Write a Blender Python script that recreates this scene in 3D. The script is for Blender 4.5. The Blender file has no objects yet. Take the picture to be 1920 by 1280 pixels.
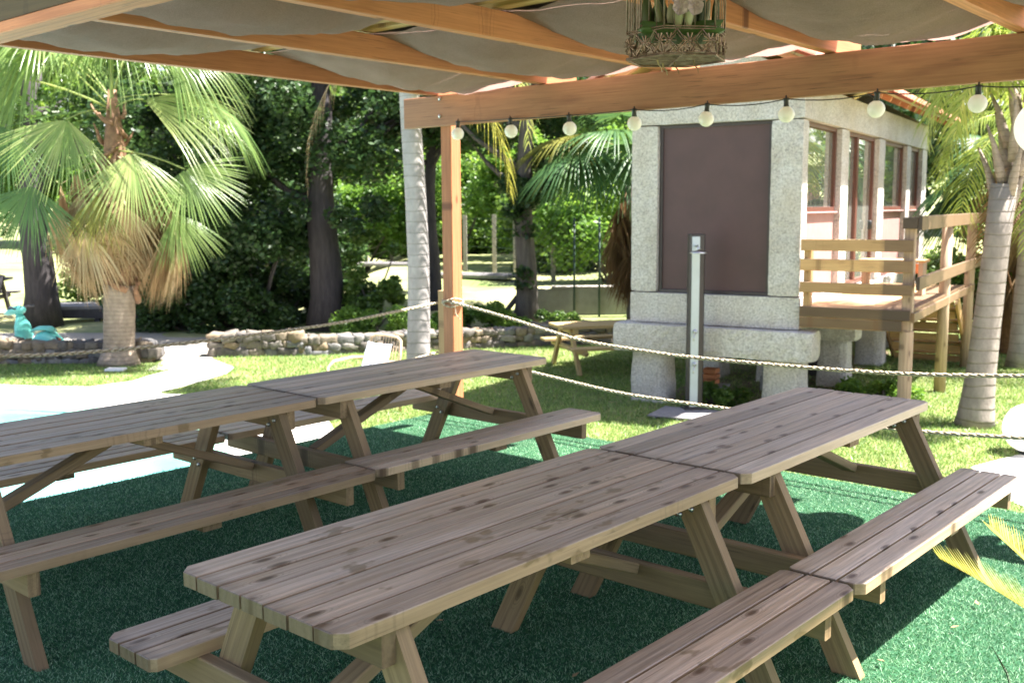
import bpy, math, random
import numpy as np
from mathutils import Vector, Matrix, Euler
R = math.radians
random.seed(7); rng = np.random.default_rng(11)
sc = bpy.context.scene
col = sc.collection

# ------------------------------------------------------------------ camera, sky, sun, exposure
EYE = 1.6817
cd = bpy.data.cameras.new('camera'); cam = bpy.data.objects.new('camera', cd); col.objects.link(cam)
cd.sensor_width = 36; cd.lens = 36 * 1926.9 / 1920
cd.clip_start = .05; cd.clip_end = 900
cam.matrix_world = Matrix.Translation((0, 0, EYE)) @ Matrix.Rotation(R(90 - 7.365), 4, 'X') @ Matrix.Rotation(R(-.385), 4, 'Z')
cd.dof.use_dof = True; cd.dof.focus_distance = 3.1; cd.dof.aperture_fstop = 5.6
sc.camera = cam
SUN_EL, SUN_AZ = 64, 91
w = bpy.data.worlds.new('World'); sc.world = w; w.use_nodes = True
nt = w.node_tree; nt.nodes.clear()
sky = nt.nodes.new('ShaderNodeTexSky'); sky.sky_type = 'NISHITA'; sky.sun_disc = False
sky.sun_elevation = R(SUN_EL); sky.sun_rotation = R(SUN_AZ); sky.dust_density = 1.4
bg = nt.nodes.new('ShaderNodeBackground'); bg.inputs[1].default_value = .066
out = nt.nodes.new('ShaderNodeOutputWorld')
tint = nt.nodes.new('ShaderNodeMix'); tint.data_type = 'RGBA'; tint.blend_type = 'MULTIPLY'; tint.inputs[0].default_value = 1
tint.inputs[7].default_value = (1.07, .95, .93, 1); nt.links.new(sky.outputs[0], tint.inputs[6]); nt.links.new(tint.outputs[2], bg.inputs[0]); nt.links.new(bg.outputs[0], out.inputs[0])
ld = bpy.data.lights.new('sun', 'SUN'); ld.energy = 5; ld.angle = R(.5); ld.color = (1, .95, .89)
sun = bpy.data.objects.new('sun', ld); col.objects.link(sun)
sv = Vector((math.cos(R(SUN_EL)) * math.sin(R(SUN_AZ)), math.cos(R(SUN_EL)) * math.cos(R(SUN_AZ)), math.sin(R(SUN_EL))))
sun.rotation_euler = sv.to_track_quat('Z', 'Y').to_euler(); sun.location = sv * 30
sc.view_settings.view_transform = 'Standard'; sc.view_settings.look = 'None'
sc.view_settings.exposure = 2.5; sc.view_settings.gamma = 1
sc.cycles.max_bounces = 8; sc.cycles.diffuse_bounces = 5; sc.cycles.transparent_max_bounces = 16
sc.cycles.sample_clamp_indirect = 6

# ------------------------------------------------------------------ frames of reference
NV = Vector((.656, .755, 0)).normalized(); DV = Vector((NV.y, -NV.x, 0))   # along the tables / along the beams
def ND(n, d, z): return NV * n + DV * d + Vector((0, 0, z))
ANG = math.atan2(NV.y, NV.x)
GZ = -.7                                                                    # lawn level below the turf platform

# ------------------------------------------------------------------ mesh helpers
class MB:
    def __init__(s): s.v = []; s.f = []; s.g = []; s.p = []; s.m = []; s.mi = 0
    def add(s, vs, fs, gc=None, pv=None):
        o = len(s.v); pv = random.random() if pv is None else pv
        s.v += [tuple(v) for v in vs]; s.f += [tuple(i + o for i in f) for f in fs]
        s.g += [tuple(g) for g in (gc or vs)]; s.p += [pv] * len(vs); s.m += [s.mi] * len(fs)
    def board(s, a, b, wd, th, up=(0, 0, 1), c=.004, twist=0, pv=None):
        """straight timber from a to b; wd across, th along up; long edges chamfered"""
        a = Vector(a); b = Vector(b); x = (b - a); L = x.length; x.normalize()
        y = Vector(up).cross(x)
        if y.length < 1e-5: y = Vector((0, 1, 0)).cross(x)
        y.normalize(); z = x.cross(y)
        hw, ht = wd / 2, th / 2
        c = min(c, hw * .6, ht * .6)
        sec = [(-hw + c, -ht), (hw - c, -ht), (hw, -ht + c), (hw, ht - c), (hw - c, ht), (-hw + c, ht), (-hw, ht - c), (-hw, -ht + c)]
        vs = []; gc = []; o = (random.random() * 40, random.random() * 40, random.random() * 40)
        for q, l in ((a, 0), (b, L)):
            for sy, sz in sec:
                vs.append(q + y * sy + z * sz); gc.append((l + o[0], sy + o[1], sz + o[2]))
        fs = [(i, (i + 1) % 8, 8 + (i + 1) % 8, 8 + i) for i in range(8)]
        fs += [tuple(range(7, -1, -1)), tuple(range(8, 16))]
        s.add(vs, fs, gc, pv)
    def prism(s, poly, z0, z1, c=.004, M=None, ax=0, pv=None):
        """vertical prism over a convex CCW polygon with a small chamfer on the top edge; ax = grain axis"""
        n = len(poly); cx = sum(p[0] for p in poly) / n; cy = sum(p[1] for p in poly) / n
        ins = []
        for i in range(n):
            p0, p1, p2 = Vector(poly[i - 1]), Vector(poly[i]), Vector(poly[(i + 1) % n])
            e1 = (p1 - p0).normalized(); e2 = (p2 - p1).normalized()
            n1 = Vector((-e1.y, e1.x)); n2 = Vector((-e2.y, e2.x)); k = 1 + n1.dot(n2)
            ins.append(p1 + (n1 + n2) * (c / max(k, .3)))
        o = (random.random() * 40, random.random() * 40, random.random() * 40)
        P = [(p[0], p[1], z0) for p in poly] + [(p[0], p[1], z1 - c) for p in poly] + [(p[0], p[1], z1) for p in ins]
        gc = [((q[0] if ax == 0 else q[1]) + o[0], (q[1] if ax == 0 else q[0]) + o[1], q[2] + o[2]) for q in P]
        fs = [tuple(range(n - 1, -1, -1)), tuple(range(2 * n, 3 * n))]
        for k in (0, 1):
            fs += [(k * n + i, k * n + (i + 1) % n, (k + 1) * n + (i + 1) % n, (k + 1) * n + i) for i in range(n)]
        if M is not None: P = [M @ Vector(q) for q in P]
        s.add(P, fs, gc, pv)
    def box(s, x0, x1, y0, y1, z0, z1, M=None, c=.004, ax=0, pv=None):
        s.prism([(x0, y0), (x1, y0), (x1, y1), (x0, y1)], z0, z1, c, M, ax, pv)
    def tube(s, pts, rad, n=8, cap=True, pv=None):
        pts = [Vector(p) for p in pts]; m = len(pts)
        rad = rad if hasattr(rad, '__len__') else [rad] * m
        vs = []; gc = []; l = 0; prev = None; o = random.random() * 30
        for i, p in enumerate(pts):
            t = (pts[min(i + 1, m - 1)] - pts[max(i - 1, 0)]).normalized()
            if prev is None:
                u = t.orthogonal().normalized()
            else:
                u = (prev - t * prev.dot(t)).normalized()
            prev = u; v = t.cross(u)
            if i: l += (p - pts[i - 1]).length
            for k in range(n):
                a = 2 * math.pi * k / n
                vs.append(p + (u * math.cos(a) + v * math.sin(a)) * rad[i]); gc.append((l + o, math.cos(a) * rad[i], math.sin(a) * rad[i]))
        fs = [(i * n + k, i * n + (k + 1) % n, (i + 1) * n + (k + 1) % n, (i + 1) * n + k) for i in range(m - 1) for k in range(n)]
        if cap: fs += [tuple(range(n - 1, -1, -1)), tuple(range((m - 1) * n, m * n))]
        s.add(vs, fs, gc, pv)
    def lathe(s, prof, n=24, c=(0, 0, 0), M=None, pv=None):
        vs = []; m = len(prof)
        for r, z in prof:
            for k in range(n):
                a = 2 * math.pi * k / n; vs.append(Vector((c[0] + r * math.cos(a), c[1] + r * math.sin(a), c[2] + z)))
        fs = [(i * n + k, i * n + (k + 1) % n, (i + 1) * n + (k + 1) % n, (i + 1) * n + k) for i in range(m - 1) for k in range(n)]
        fs += [tuple(range(n - 1, -1, -1)), tuple(range((m - 1) * n, m * n))]
        if M is not None: vs = [M @ v for v in vs]
        s.add(vs, fs, None, pv)
    def ball(s, c, r, n=12, sq=(1, 1, 1), pv=None):
        prof = [(max(r * math.sin(math.pi * i / n), 1e-4), -r * math.cos(math.pi * i / n)) for i in range(n + 1)]
        M = Matrix.Translation(c) @ Matrix.Diagonal((sq[0], sq[1], sq[2], 1))
        s.lathe(prof, n * 2, (0, 0, 0), M, pv)
    def rock(s, c, sx, sy, sz, M=None, j=.12, pv=None, sub=2):
        """lumpy rounded block"""
        n = 2 ** sub; vs = []; idx = {}; fs = []
        seed = [random.random() * 6.28 for _ in range(6)]
        def vid(x, y, z):
            k = (x, y, z)
            if k not in idx:
                q = Vector((x / n * 2 - 1, y / n * 2 - 1, z / n * 2 - 1))
                sp = q.normalized() * 1.25; q = q * .8 + sp * .2
                d = 1 + j * (math.sin(q.x * 3 + seed[0]) * math.sin(q.y * 3.3 + seed[1]) + .5 * math.sin(q.z * 5 + q.x * 4 + seed[2]))
                q = Vector((q.x * sx, q.y * sy, q.z * sz)) * d * .5 * 1.02
                idx[k] = len(vs); vs.append(q)
            return idx[k]
        for a in range(n):
            for b in range(n):
                fs += [(vid(a, b, 0), vid(a, b + 1, 0), vid(a + 1, b + 1, 0), vid(a + 1, b, 0)),
                       (vid(a, b, n), vid(a + 1, b, n), vid(a + 1, b + 1, n), vid(a, b + 1, n)),
                       (vid(a, 0, b), vid(a + 1, 0, b), vid(a + 1, 0, b + 1), vid(a, 0, b + 1)),
                       (vid(a, n, b), vid(a, n, b + 1), vid(a + 1, n, b + 1), vid(a + 1, n, b)),
                       (vid(0, a, b), vid(0, a, b + 1), vid(0, a + 1, b + 1), vid(0, a + 1, b)),
                       (vid(n, a, b), vid(n, a + 1, b), vid(n, a + 1, b + 1), vid(n, a, b + 1))]
        c = Vector(c); vs = [v + c for v in vs]
        if M is not None: vs = [M @ v for v in vs]
        s.add(vs, fs, None, pv)
    def build(s, name, mat, parent=None, smooth=False, mats=None):
        me = bpy.data.meshes.new(name); me.from_pydata(s.v, [], s.f)
        a = me.attributes.new('gc', 'FLOAT_VECTOR', 'POINT'); a.data.foreach_set('vector', np.array(s.g, dtype=np.float32).ravel())
        a = me.attributes.new('pv', 'FLOAT', 'POINT'); a.data.foreach_set('value', np.array(s.p, dtype=np.float32))
        me.materials.append(mat)
        for m in (mats or []): me.materials.append(m)
        if mats: me.polygons.foreach_set('material_index', s.m)
        if smooth: me.polygons.foreach_set('use_smooth', [True] * len(s.f))
        me.update()
        o = bpy.data.objects.new(name, me); col.objects.link(o)
        if parent is not None: o.parent = parent
        return o

def mesh_np(name, V, F, mat, parent=None, pv=None, smooth=False):
    """V (n,3), F (m,k) numpy"""
    me = bpy.data.meshes.new(name); n, (m, k) = len(V), F.shape
    me.vertices.add(n); me.vertices.foreach_set('co', V.astype(np.float32).ravel())
    me.loops.add(m * k); me.loops.foreach_set('vertex_index', F.astype(np.int32).ravel())
    me.polygons.add(m); me.polygons.foreach_set('loop_start', np.arange(0, m * k, k, dtype=np.int32))
    if pv is not None:
        a = me.attributes.new('pv', 'FLOAT', 'POINT'); a.data.foreach_set('value', pv.astype(np.float32))
    me.materials.append(mat)
    if smooth: me.polygons.foreach_set('use_smooth', [True] * m)
    me.update(calc_edges=True); me.validate()
    o = bpy.data.objects.new(name, me); col.objects.link(o)
    if parent is not None: o.parent = parent
    return o

def tag(o, label=None, cat=None, group=None, kind=None):
    if label: o['label'] = label
    if cat: o['category'] = cat
    if group: o['group'] = group
    if kind: o['kind'] = kind
    return o
def thing(name, label, cat, loc=(0, 0, 0), rz=0, group=None):
    o = bpy.data.objects.new(name, None); o.empty_display_size = .2; col.objects.link(o)
    o.location = loc; o.rotation_euler = (0, 0, rz)
    return tag(o, label, cat, group)
def copy_tree(o, parent=None):
    c = o.copy(); col.objects.link(c)
    if parent is not None: c.parent = parent
    for ch in [k for k in bpy.data.objects if k.parent == o]: copy_tree(ch, c)
    return c

# ------------------------------------------------------------------ materials
def newmat(name):
    m = bpy.data.materials.new(name); m.use_nodes = True; n = m.node_tree
    b = n.nodes['Principled BSDF']; return m, n, b
def N(n, t, **k):
    x = n.nodes.new(t)
    for a, v in k.items():
        if a.startswith('i_'): x.inputs[int(a[2:])].default_value = v
        else: setattr(x, a, v)
    return x
def ramp(n, fac, stops, interp='LINEAR'):
    r = n.nodes.new('ShaderNodeValToRGB'); r.color_ramp.interpolation = interp
    e = r.color_ramp.elements
    while len(e) < len(stops): e.new(.5)
    for x, (p, c) in zip(e, stops):
        x.position = p; x.color = (c[0], c[1], c[2], 1) if hasattr(c, '__len__') else (c, c, c, 1)
    n.links.new(fac, r.inputs[0]); return r.outputs[0]
def mix(n, f, a, b, mode='MIX'):
    x = n.nodes.new('ShaderNodeMix'); x.data_type = 'RGBA'; x.blend_type = mode
    for sock, v in ((x.inputs[0], f), (x.inputs[6], a), (x.inputs[7], b)):
        if hasattr(v, 'links') or hasattr(v, 'is_linked'): n.links.new(v, sock)
        elif hasattr(v, '__len__'): sock.default_value = (v[0], v[1], v[2], 1)
        else: sock.default_value = v
    return x.outputs[2]
def mth(n, op, a, b=None, clamp=False):
    x = n.nodes.new('ShaderNodeMath'); x.operation = op; x.use_clamp = clamp
    for i, v in enumerate((a, b)):
        if v is None: continue
        if hasattr(v, 'is_linked'): n.links.new(v, x.inputs[i])
        else: x.inputs[i].default_value = v
    return x.outputs[0]
def attr(n, name):
    a = n.nodes.new('ShaderNodeAttribute'); a.attribute_name = name; return a
def mapped(n, vec, sc_):
    m = n.nodes.new('ShaderNodeMapping'); m.inputs[3].default_value = sc_; n.links.new(vec, m.inputs[0]); return m.outputs[0]
def noise(n, vec, s, d=3, r=.6, dist=0):
    x = n.nodes.new('ShaderNodeTexNoise'); x.inputs['Scale'].default_value = s; x.inputs['Detail'].default_value = d
    x.inputs['Roughness'].default_value = r; x.inputs['Distortion'].default_value = dist
    if vec is not None: n.links.new(vec, x.inputs['Vector'])
    return x.outputs[0]
def bump(n, b, h, st, dist=.01):
    x = n.nodes.new('ShaderNodeBump'); x.inputs['Strength'].default_value = st; x.inputs['Distance'].default_value = dist
    n.links.new(h, x.inputs['Height']); n.links.new(x.outputs[0], b.inputs['Normal'])
def objco(n): return n.nodes.new('ShaderNodeTexCoord').outputs['Object']
def geopos(n): return n.nodes.new('ShaderNodeNewGeometry').outputs['Position']

def wood(name, light, dark, grey=None, greyfac=.0, knots=.8, rough=.75, bstr=.35, stain=.0, ksel=.84):
    m, n, b = newmat(name); g = attr(n, 'gc').outputs['Vector']; pv = attr(n, 'pv').outputs['Fac']
    warp = noise(n, mapped(n, g, (1.2, 7, 7)), 1.6, 2)
    # rings stretched along the grain, bent by the warp
    w1 = N(n, 'ShaderNodeTexWave', wave_type='BANDS', bands_direction='Y'); n.links.new(mapped(n, g, (.16, 1, 1.0)), w1.inputs['Vector'])
    w1.inputs['Scale'].default_value = 9; w1.inputs['Distortion'].default_value = 5; w1.inputs['Detail'].default_value = 3; w1.inputs['Detail Scale'].default_value = 1.3
    fine = noise(n, mapped(n, g, (2.5, 90, 90)), 1, 4, .7)
    c = mix(n, ramp(n, w1.outputs[1], [(.3, 0), (1, .75)]), light, dark)
    c = mix(n, .45, c, ramp(n, fine, [(.34, [v * .8 for v in dark]), (.66, light)]))
    tone = mth(n, 'MULTIPLY_ADD', pv, .55); n.nodes[-1].inputs[2].default_value = .72
    hsv = N(n, 'ShaderNodeHueSaturation'); n.links.new(c, hsv.inputs['Color']); n.links.new(tone, hsv.inputs['Value']); c = hsv.outputs[0]
    # blotches
    bl = ramp(n, noise(n, mapped(n, g, (2.2, 9, 9)), 1, 3, .6), [(.42, 0), (.68, 1)])
    c = mix(n, mth(n, 'MULTIPLY', bl, .18), c, [v * .6 for v in dark])
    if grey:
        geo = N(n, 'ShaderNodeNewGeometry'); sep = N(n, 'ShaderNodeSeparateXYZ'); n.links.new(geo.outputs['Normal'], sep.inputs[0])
        top = ramp(n, sep.outputs[2], [(.35, 0), (.6, 1)])  # weathered upward faces, with the sky's grey sheen put into the colour
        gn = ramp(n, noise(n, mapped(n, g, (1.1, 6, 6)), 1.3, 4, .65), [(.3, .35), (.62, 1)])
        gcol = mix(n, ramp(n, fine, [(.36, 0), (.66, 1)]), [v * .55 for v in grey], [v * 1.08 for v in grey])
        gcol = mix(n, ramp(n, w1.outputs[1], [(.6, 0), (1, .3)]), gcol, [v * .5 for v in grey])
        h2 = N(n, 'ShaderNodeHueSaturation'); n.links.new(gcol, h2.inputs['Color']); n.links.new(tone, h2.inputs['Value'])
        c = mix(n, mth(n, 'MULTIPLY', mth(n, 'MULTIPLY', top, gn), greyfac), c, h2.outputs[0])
    if stain:
        st = ramp(n, noise(n, mapped(n, g, (3.4, 6, 6)), 1.6, 3, .6), [(.62, 0), (.66, 1)])
        c = mix(n, mth(n, 'MULTIPLY', st, stain), c, (.16, .10, .035))
    # drying checks: short dark hairlines along the grain
    ck = ramp(n, noise(n, mapped(n, g, (3.5, 150, 150)), 1, 2, .5), [(.62, 0), (.67, 1)])
    ck2 = ramp(n, noise(n, mapped(n, g, (2.0, 5, 5)), 1.3, 2, .5), [(.5, 0), (.6, 1)])
    c = mix(n, mth(n, 'MULTIPLY', mth(n, 'MULTIPLY', ck, ck2), .55), c, [v * .28 for v in dark])
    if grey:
        # weathered dark ends and dirt plus painted gap shade in the joints between the boards (positions in the table's own space)
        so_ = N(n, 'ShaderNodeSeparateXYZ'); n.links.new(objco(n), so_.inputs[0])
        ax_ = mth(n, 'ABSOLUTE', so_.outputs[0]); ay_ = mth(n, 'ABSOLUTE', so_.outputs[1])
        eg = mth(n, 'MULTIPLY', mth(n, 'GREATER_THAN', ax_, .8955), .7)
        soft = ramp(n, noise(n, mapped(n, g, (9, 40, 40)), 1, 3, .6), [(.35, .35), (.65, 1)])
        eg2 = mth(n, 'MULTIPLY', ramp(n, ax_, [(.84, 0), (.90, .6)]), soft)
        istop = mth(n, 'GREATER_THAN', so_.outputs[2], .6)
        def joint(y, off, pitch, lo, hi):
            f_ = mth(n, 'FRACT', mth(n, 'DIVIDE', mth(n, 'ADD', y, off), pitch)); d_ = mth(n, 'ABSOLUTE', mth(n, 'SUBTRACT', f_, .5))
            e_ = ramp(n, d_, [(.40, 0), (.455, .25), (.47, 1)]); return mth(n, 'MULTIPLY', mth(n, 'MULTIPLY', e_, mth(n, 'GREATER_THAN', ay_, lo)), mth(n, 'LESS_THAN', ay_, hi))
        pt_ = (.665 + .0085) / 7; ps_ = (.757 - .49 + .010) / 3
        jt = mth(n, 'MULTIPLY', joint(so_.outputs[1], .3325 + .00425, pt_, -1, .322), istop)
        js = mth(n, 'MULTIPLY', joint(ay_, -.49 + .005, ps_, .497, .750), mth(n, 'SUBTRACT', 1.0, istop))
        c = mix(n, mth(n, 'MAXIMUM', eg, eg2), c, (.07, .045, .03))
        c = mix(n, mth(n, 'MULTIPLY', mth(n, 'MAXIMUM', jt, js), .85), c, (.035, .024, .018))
    # knots
    vo = N(n, 'ShaderNodeTexVoronoi', voronoi_dimensions='2D', feature='F1'); n.links.new(mapped(n, g, (6, 16, 16)), vo.inputs['Vector']); vo.inputs['Scale'].default_value = 1
    kn = ramp(n, vo.outputs['Distance'], [(.10, 1), (.2, .35), (.26, 0)])
    sepc = N(n, 'ShaderNodeSeparateColor'); n.links.new(vo.outputs['Color'], sepc.inputs[0])
    kf = mth(n, 'MULTIPLY', mth(n, 'MULTIPLY', kn, mth(n, 'GREATER_THAN', sepc.outputs[1], ksel)), knots)
    rg = mth(n, 'SINE', mth(n, 'ADD', mth(n, 'MULTIPLY', vo.outputs['Distance'], 52), mth(n, 'MULTIPLY', warp, 9)))
    rz_ = mth(n, 'MULTIPLY', mth(n, 'MULTIPLY', ramp(n, rg, [(.35, 0), (.95, 1)]), ramp(n, vo.outputs['Distance'], [(.12, 0), (.2, .8), (.55, 0)])), mth(n, 'GREATER_THAN', sepc.outputs[1], ksel))
    c = mix(n, mth(n, 'MULTIPLY', rz_, .6), c, [v * .5 for v in dark])
    c = mix(n, kf, c, [dark[0] * .35, dark[1] * .3, dark[2] * .28])
    n.links.new(c, b.inputs['Base Color']); b.inputs['Roughness'].default_value = rough
    h = mth(n, 'ADD', mth(n, 'MULTIPLY', fine, .6), mth(n, 'MULTIPLY', w1.outputs[1], .4))
    bump(n, b, h, bstr, .004); return m

M = {}
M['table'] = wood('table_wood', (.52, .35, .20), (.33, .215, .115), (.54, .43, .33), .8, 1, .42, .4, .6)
M['table_skylit'] = wood('table_wood_far', (.58, .42, .26), (.40, .28, .16), (.68, .58, .48), .8, 1, .42, .35)  # paler wood: sky light on the far tops is put into the colour
M['treated'] = wood('treated_timber', (.31, .21, .105), (.18, .115, .055), None, 0, .7, .7, .4)
M['pergola'] = wood('pergola_timber', (.66, .27, .12), (.46, .16, .065), None, 0, .9, .6, .3, ksel=.9)
M['beam'] = wood('beam_timber', (.35, .165, .08), (.19, .075, .038), None, 0, 1, .55, .3, ksel=.88)
M['green_beam'] = wood('weathered_beam_timber', (.17, .12, .05), (.075, .05, .022), None, 0, .8, .7, .3)
M['batten'] = wood('batten_timber', (.55, .36, .14), (.38, .22, .08), None, 0, .6, .6, .3)
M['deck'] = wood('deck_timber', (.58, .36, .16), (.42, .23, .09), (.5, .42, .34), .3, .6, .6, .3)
M['log'] = wood('log_timber', (.42, .30, .20), (.28, .19, .12), None, 0, .7, .75, .4)
M['far_log'] = wood('picnic_log_timber', (.48, .36, .17), (.33, .23, .10), None, 0, .5, .7, .4)

def plain(name, c, rough=.6, metal=0, var=.0, vs=8, bs=0, bsc=30, spec=.5):
    m, n, b = newmat(name); b.inputs['Roughness'].default_value = rough; b.inputs['Metallic'].default_value = metal
    b.inputs['Specular IOR Level'].default_value = spec
    co = objco(n); f = ramp(n, noise(n, co, vs, 4), [(.3, [v * (1 - var) for v in c]), (.7, [min(v * (1 + var), 1) for v in c])])
    n.links.new(f, b.inputs['Base Color'])
    if bs: bump(n, b, noise(n, co, bsc, 4), bs, .01)
    return m
M['steel'] = plain('galvanised_steel', (.55, .56, .58), .3, 1)
M['black'] = plain('black_plastic', (.02, .02, .02), .45)
M['white'] = plain('white_enamel', (.82, .83, .82), .35, 0, .03)
M['pale_metal'] = plain('pale_grey_metal', (.50, .55, .58), .35, .1, .05)
M['dark_alu'] = plain('dark_anodised_metal', (.055, .045, .045), .4, .3, .15)
M['panel'] = plain('brown_shutter', (.085, .045, .045), .6, 0, .12, 2.5)
M['frame_brown'] = plain('brown_window_frame', (.13, .05, .035), .4, 0, .1)
M['pink'] = plain('pinkish_board', (.42, .24, .22), .6, 0, .08)
M['concrete'] = plain('old_concrete', (.30, .29, .24), .9, 0, .35, 1.6, .4, 12)
M['conc_post'] = plain('concrete_post', (.36, .33, .29), .9, 0, .2, 6)
M['darkgreen'] = plain('green_metal_post', (.02, .05, .04), .5)
M['teal'] = plain('turquoise_paint', (.16, .58, .52), .35, 0, .12, 4)
M['teal_dark'] = plain('dark_rubber', (.03, .035, .045), .5)
M['cloth_white'] = plain('white_cotton', (.82, .83, .86), .9, 0, .05, 6, .5, 9)
M['rattan'] = plain('pale_rattan', (.52, .38, .25), .6, 0, .2, 30)
M['blue_tarp'] = plain('blue_tarpaulin', (.02, .10, .35), .4, 0, .2, 8, .6, 9)
M['block'] = plain('cinder_block', (.28, .28, .28), .9, 0, .15, 30, .4, 60)
M['dark_cover'] = plain('dark_shade_cover', (.035, .03, .025), .9, 0, .3, 12, .5, 40)
M['rust'] = plain('orange_paint', (.45, .12, .03), .5, 0, .2)
M['soil'] = plain('bare_soil', (.16, .11, .075), .95, 0, .35, 5, .6, 18)
M['terracotta'] = plain('terracotta_tiles', (.50, .20, .13), .8, 0, .25, 6, .3, 20)
M['darkwood'] = plain('dark_stained_wood', (.05, .045, .05), .7, 0, .3, 9)
M['slate'] = plain('grey_planks', (.22, .21, .21), .8, 0, .15, 12, .3, 30)

# granite
m, n, b = newmat('grey_granite'); co = objco(n)
sp = ramp(n, noise(n, co, 42, 5, .85), [(.33, (.24, .23, .22)), (.46, (.55, .53, .51)), (.6, (.78, .76, .74))])
big = ramp(n, noise(n, co, 2.2, 4), [(.35, (.80, .76, .70)), (.7, (1, 1, 1))])
yel = ramp(n, noise(n, co, 1.1, 3), [(.55, 0), (.72, .5)])
c = mix(n, 1, sp, big, 'MULTIPLY'); c = mix(n, yel, c, (.44, .36, .24)); n.links.new(c, b.inputs['Base Color'])
b.inputs['Roughness'].default_value = .9
bump(n, b, mth(n, 'ADD', noise(n, co, 40, 4, .7), mth(n, 'MULTIPLY', noise(n, co, 7, 3), 1.5)), .8, .02); M['granite'] = m
# field stones
m, n, b = newmat('dry_stone'); co = objco(n); pv = attr(n, 'pv').outputs['Fac']
c = ramp(n, pv, [(0, (.11, .10, .095)), (.35, (.20, .175, .145)), (.6, (.27, .205, .13)), (.85, (.19, .19, .195)), (1, (.30, .275, .24))])
c = mix(n, .7, c, ramp(n, noise(n, co, 14, 5, .7), [(.3, (.35, .35, .35)), (.7, (1, 1, 1))]), 'MULTIPLY')
n.links.new(c, b.inputs['Base Color']); b.inputs['Roughness'].default_value = .95
bump(n, b, noise(n, co, 16, 5, .7), .7, .02); M['stone'] = m

def leafmat(name, c1, c2, c3=None, tr=.45, rough=.45, stripe=0):
    m, n, b = newmat(name); pv = attr(n, 'pv').outputs['Fac']
    st = [(0, c1), (.6, c2)] + ([(1, c3)] if c3 else [])
    c = ramp(n, pv, st)
    nz = ramp(n, noise(n, objco(n), 1.7, 3), [(.35, (.75, .78, .75)), (.7, (1.1, 1.08, 1))])
    c = mix(n, 1, c, nz, 'MULTIPLY')
    n.links.new(c, b.inputs['Base Color']); b.inputs['Roughness'].default_value = rough
    t = N(n, 'ShaderNodeBsdfTranslucent')
    h = N(n, 'ShaderNodeHueSaturation'); h.inputs['Hue'].default_value = .485; h.inputs['Saturation'].default_value = 1.05; h.inputs['Value'].default_value = 1.45
    n.links.new(c, h.inputs['Color']); n.links.new(h.outputs[0], t.inputs[0])
    ms = N(n, 'ShaderNodeMixShader'); ms.inputs[0].default_value = tr
    n.links.new(b.outputs[0], ms.inputs[1]); n.links.new(t.outputs[0], ms.inputs[2])
    n.links.new(ms.outputs[0], n.nodes['Material Output'].inputs[0]); return m
M['leaf_dark'] = leafmat('dark_leaf', (.018, .045, .016), (.04, .09, .025), (.08, .14, .035), .35)
M['leaf_mid'] = leafmat('mid_leaf', (.04, .09, .02), (.09, .17, .035), (.15, .24, .05), .45)
M['leaf_bright'] = leafmat('bright_leaf', (.08, .17, .03), (.14, .27, .05), (.22, .34, .07), .5)
M['fan_green'] = leafmat('fan_palm_leaf', (.08, .15, .045), (.20, .30, .09), (.42, .48, .20), .45, .25)
M['fan_olive'] = leafmat('olive_fan_palm_leaf', (.16, .17, .03), (.25, .25, .05), None, .45, .4)
M['fan_deep'] = leafmat('deep_green_palm_leaf', (.03, .085, .04), (.06, .14, .05), (.11, .2, .06), .35, .4)
M['feather'] = leafmat('feather_palm_leaf', (.12, .19, .04), (.24, .32, .07), (.42, .44, .13), .45, .3)
M['yellow'] = leafmat('yellow_palm_leaf', (.30, .29, .04), (.44, .42, .08), (.60, .58, .2), .45, .4)
M['dead'] = leafmat('dead_palm_leaf', (.22, .14, .075), (.38, .27, .15), (.52, .42, .27), .3, .8)
M['dead_dark'] = leafmat('dark_dead_palm_leaf', (.10, .055, .025), (.19, .115, .055), (.3, .2, .11), .25, .8)
M['blade'] = leafmat('lawn_blade', (.08, .17, .035), (.18, .31, .07), (.38, .46, .17), .3, .5)
M['turf_blade'] = leafmat('turf_fibre', (.022, .10, .045), (.09, .25, .125), (.42, .62, .44), .3, .45)
_n = M['turf_blade'].node_tree; _nz = [x for x in _n.nodes if x.type == 'TEX_NOISE'][0]; _nz.inputs['Scale'].default_value = 1.1; _nz.inputs['Detail'].default_value = 5
_b = M['turf_blade'].node_tree.nodes['Principled BSDF']; _b.inputs['Sheen Weight'].default_value = .2; _b.inputs['Sheen Roughness'].default_value = .4; _b.inputs['Specular IOR Level'].default_value = .15; _b.inputs['Roughness'].default_value = .6

def barkmat(name, c1, c2, rings=0, vs=(8, 8, 1.2), bs=.8):
    m, n, b = newmat(name); co = objco(n)
    f = noise(n, mapped(n, co, vs), 2, 5, .7)
    c = ramp(n, f, [(.3, c1), (.7, c2)])
    h = f
    if rings:
        sep = N(n, 'ShaderNodeSeparateXYZ'); n.links.new(co, sep.inputs[0])
        z = mth(n, 'ADD', mth(n, 'MULTIPLY', sep.outputs[2], rings), mth(n, 'MULTIPLY', noise(n, co, 1.5, 2), .9))
        fr = mth(n, 'FRACT', z)
        d = ramp(n, fr, [(0, 1), (.12, .1), (.2, 0), (1, 0)])
        c = mix(n, mth(n, 'MULTIPLY', d, .55), c, [v * .5 for v in c1]); h = mth(n, 'SUBTRACT', f, d)
    n.links.new(c, b.inputs['Base Color']); b.inputs['Roughness'].default_value = .9
    bump(n, b, h, bs, .02); return m
M['bark'] = barkmat('grey_bark', (.06, .05, .045), (.15, .13, .115))
M['bark_dark'] = barkmat('dark_bark', (.025, .022, .024), (.07, .06, .06))
M['palm_grey'] = barkmat('ringed_palm_bark', (.24, .225, .22), (.40, .37, .36), 7, (3, 3, 2), .3)
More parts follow.
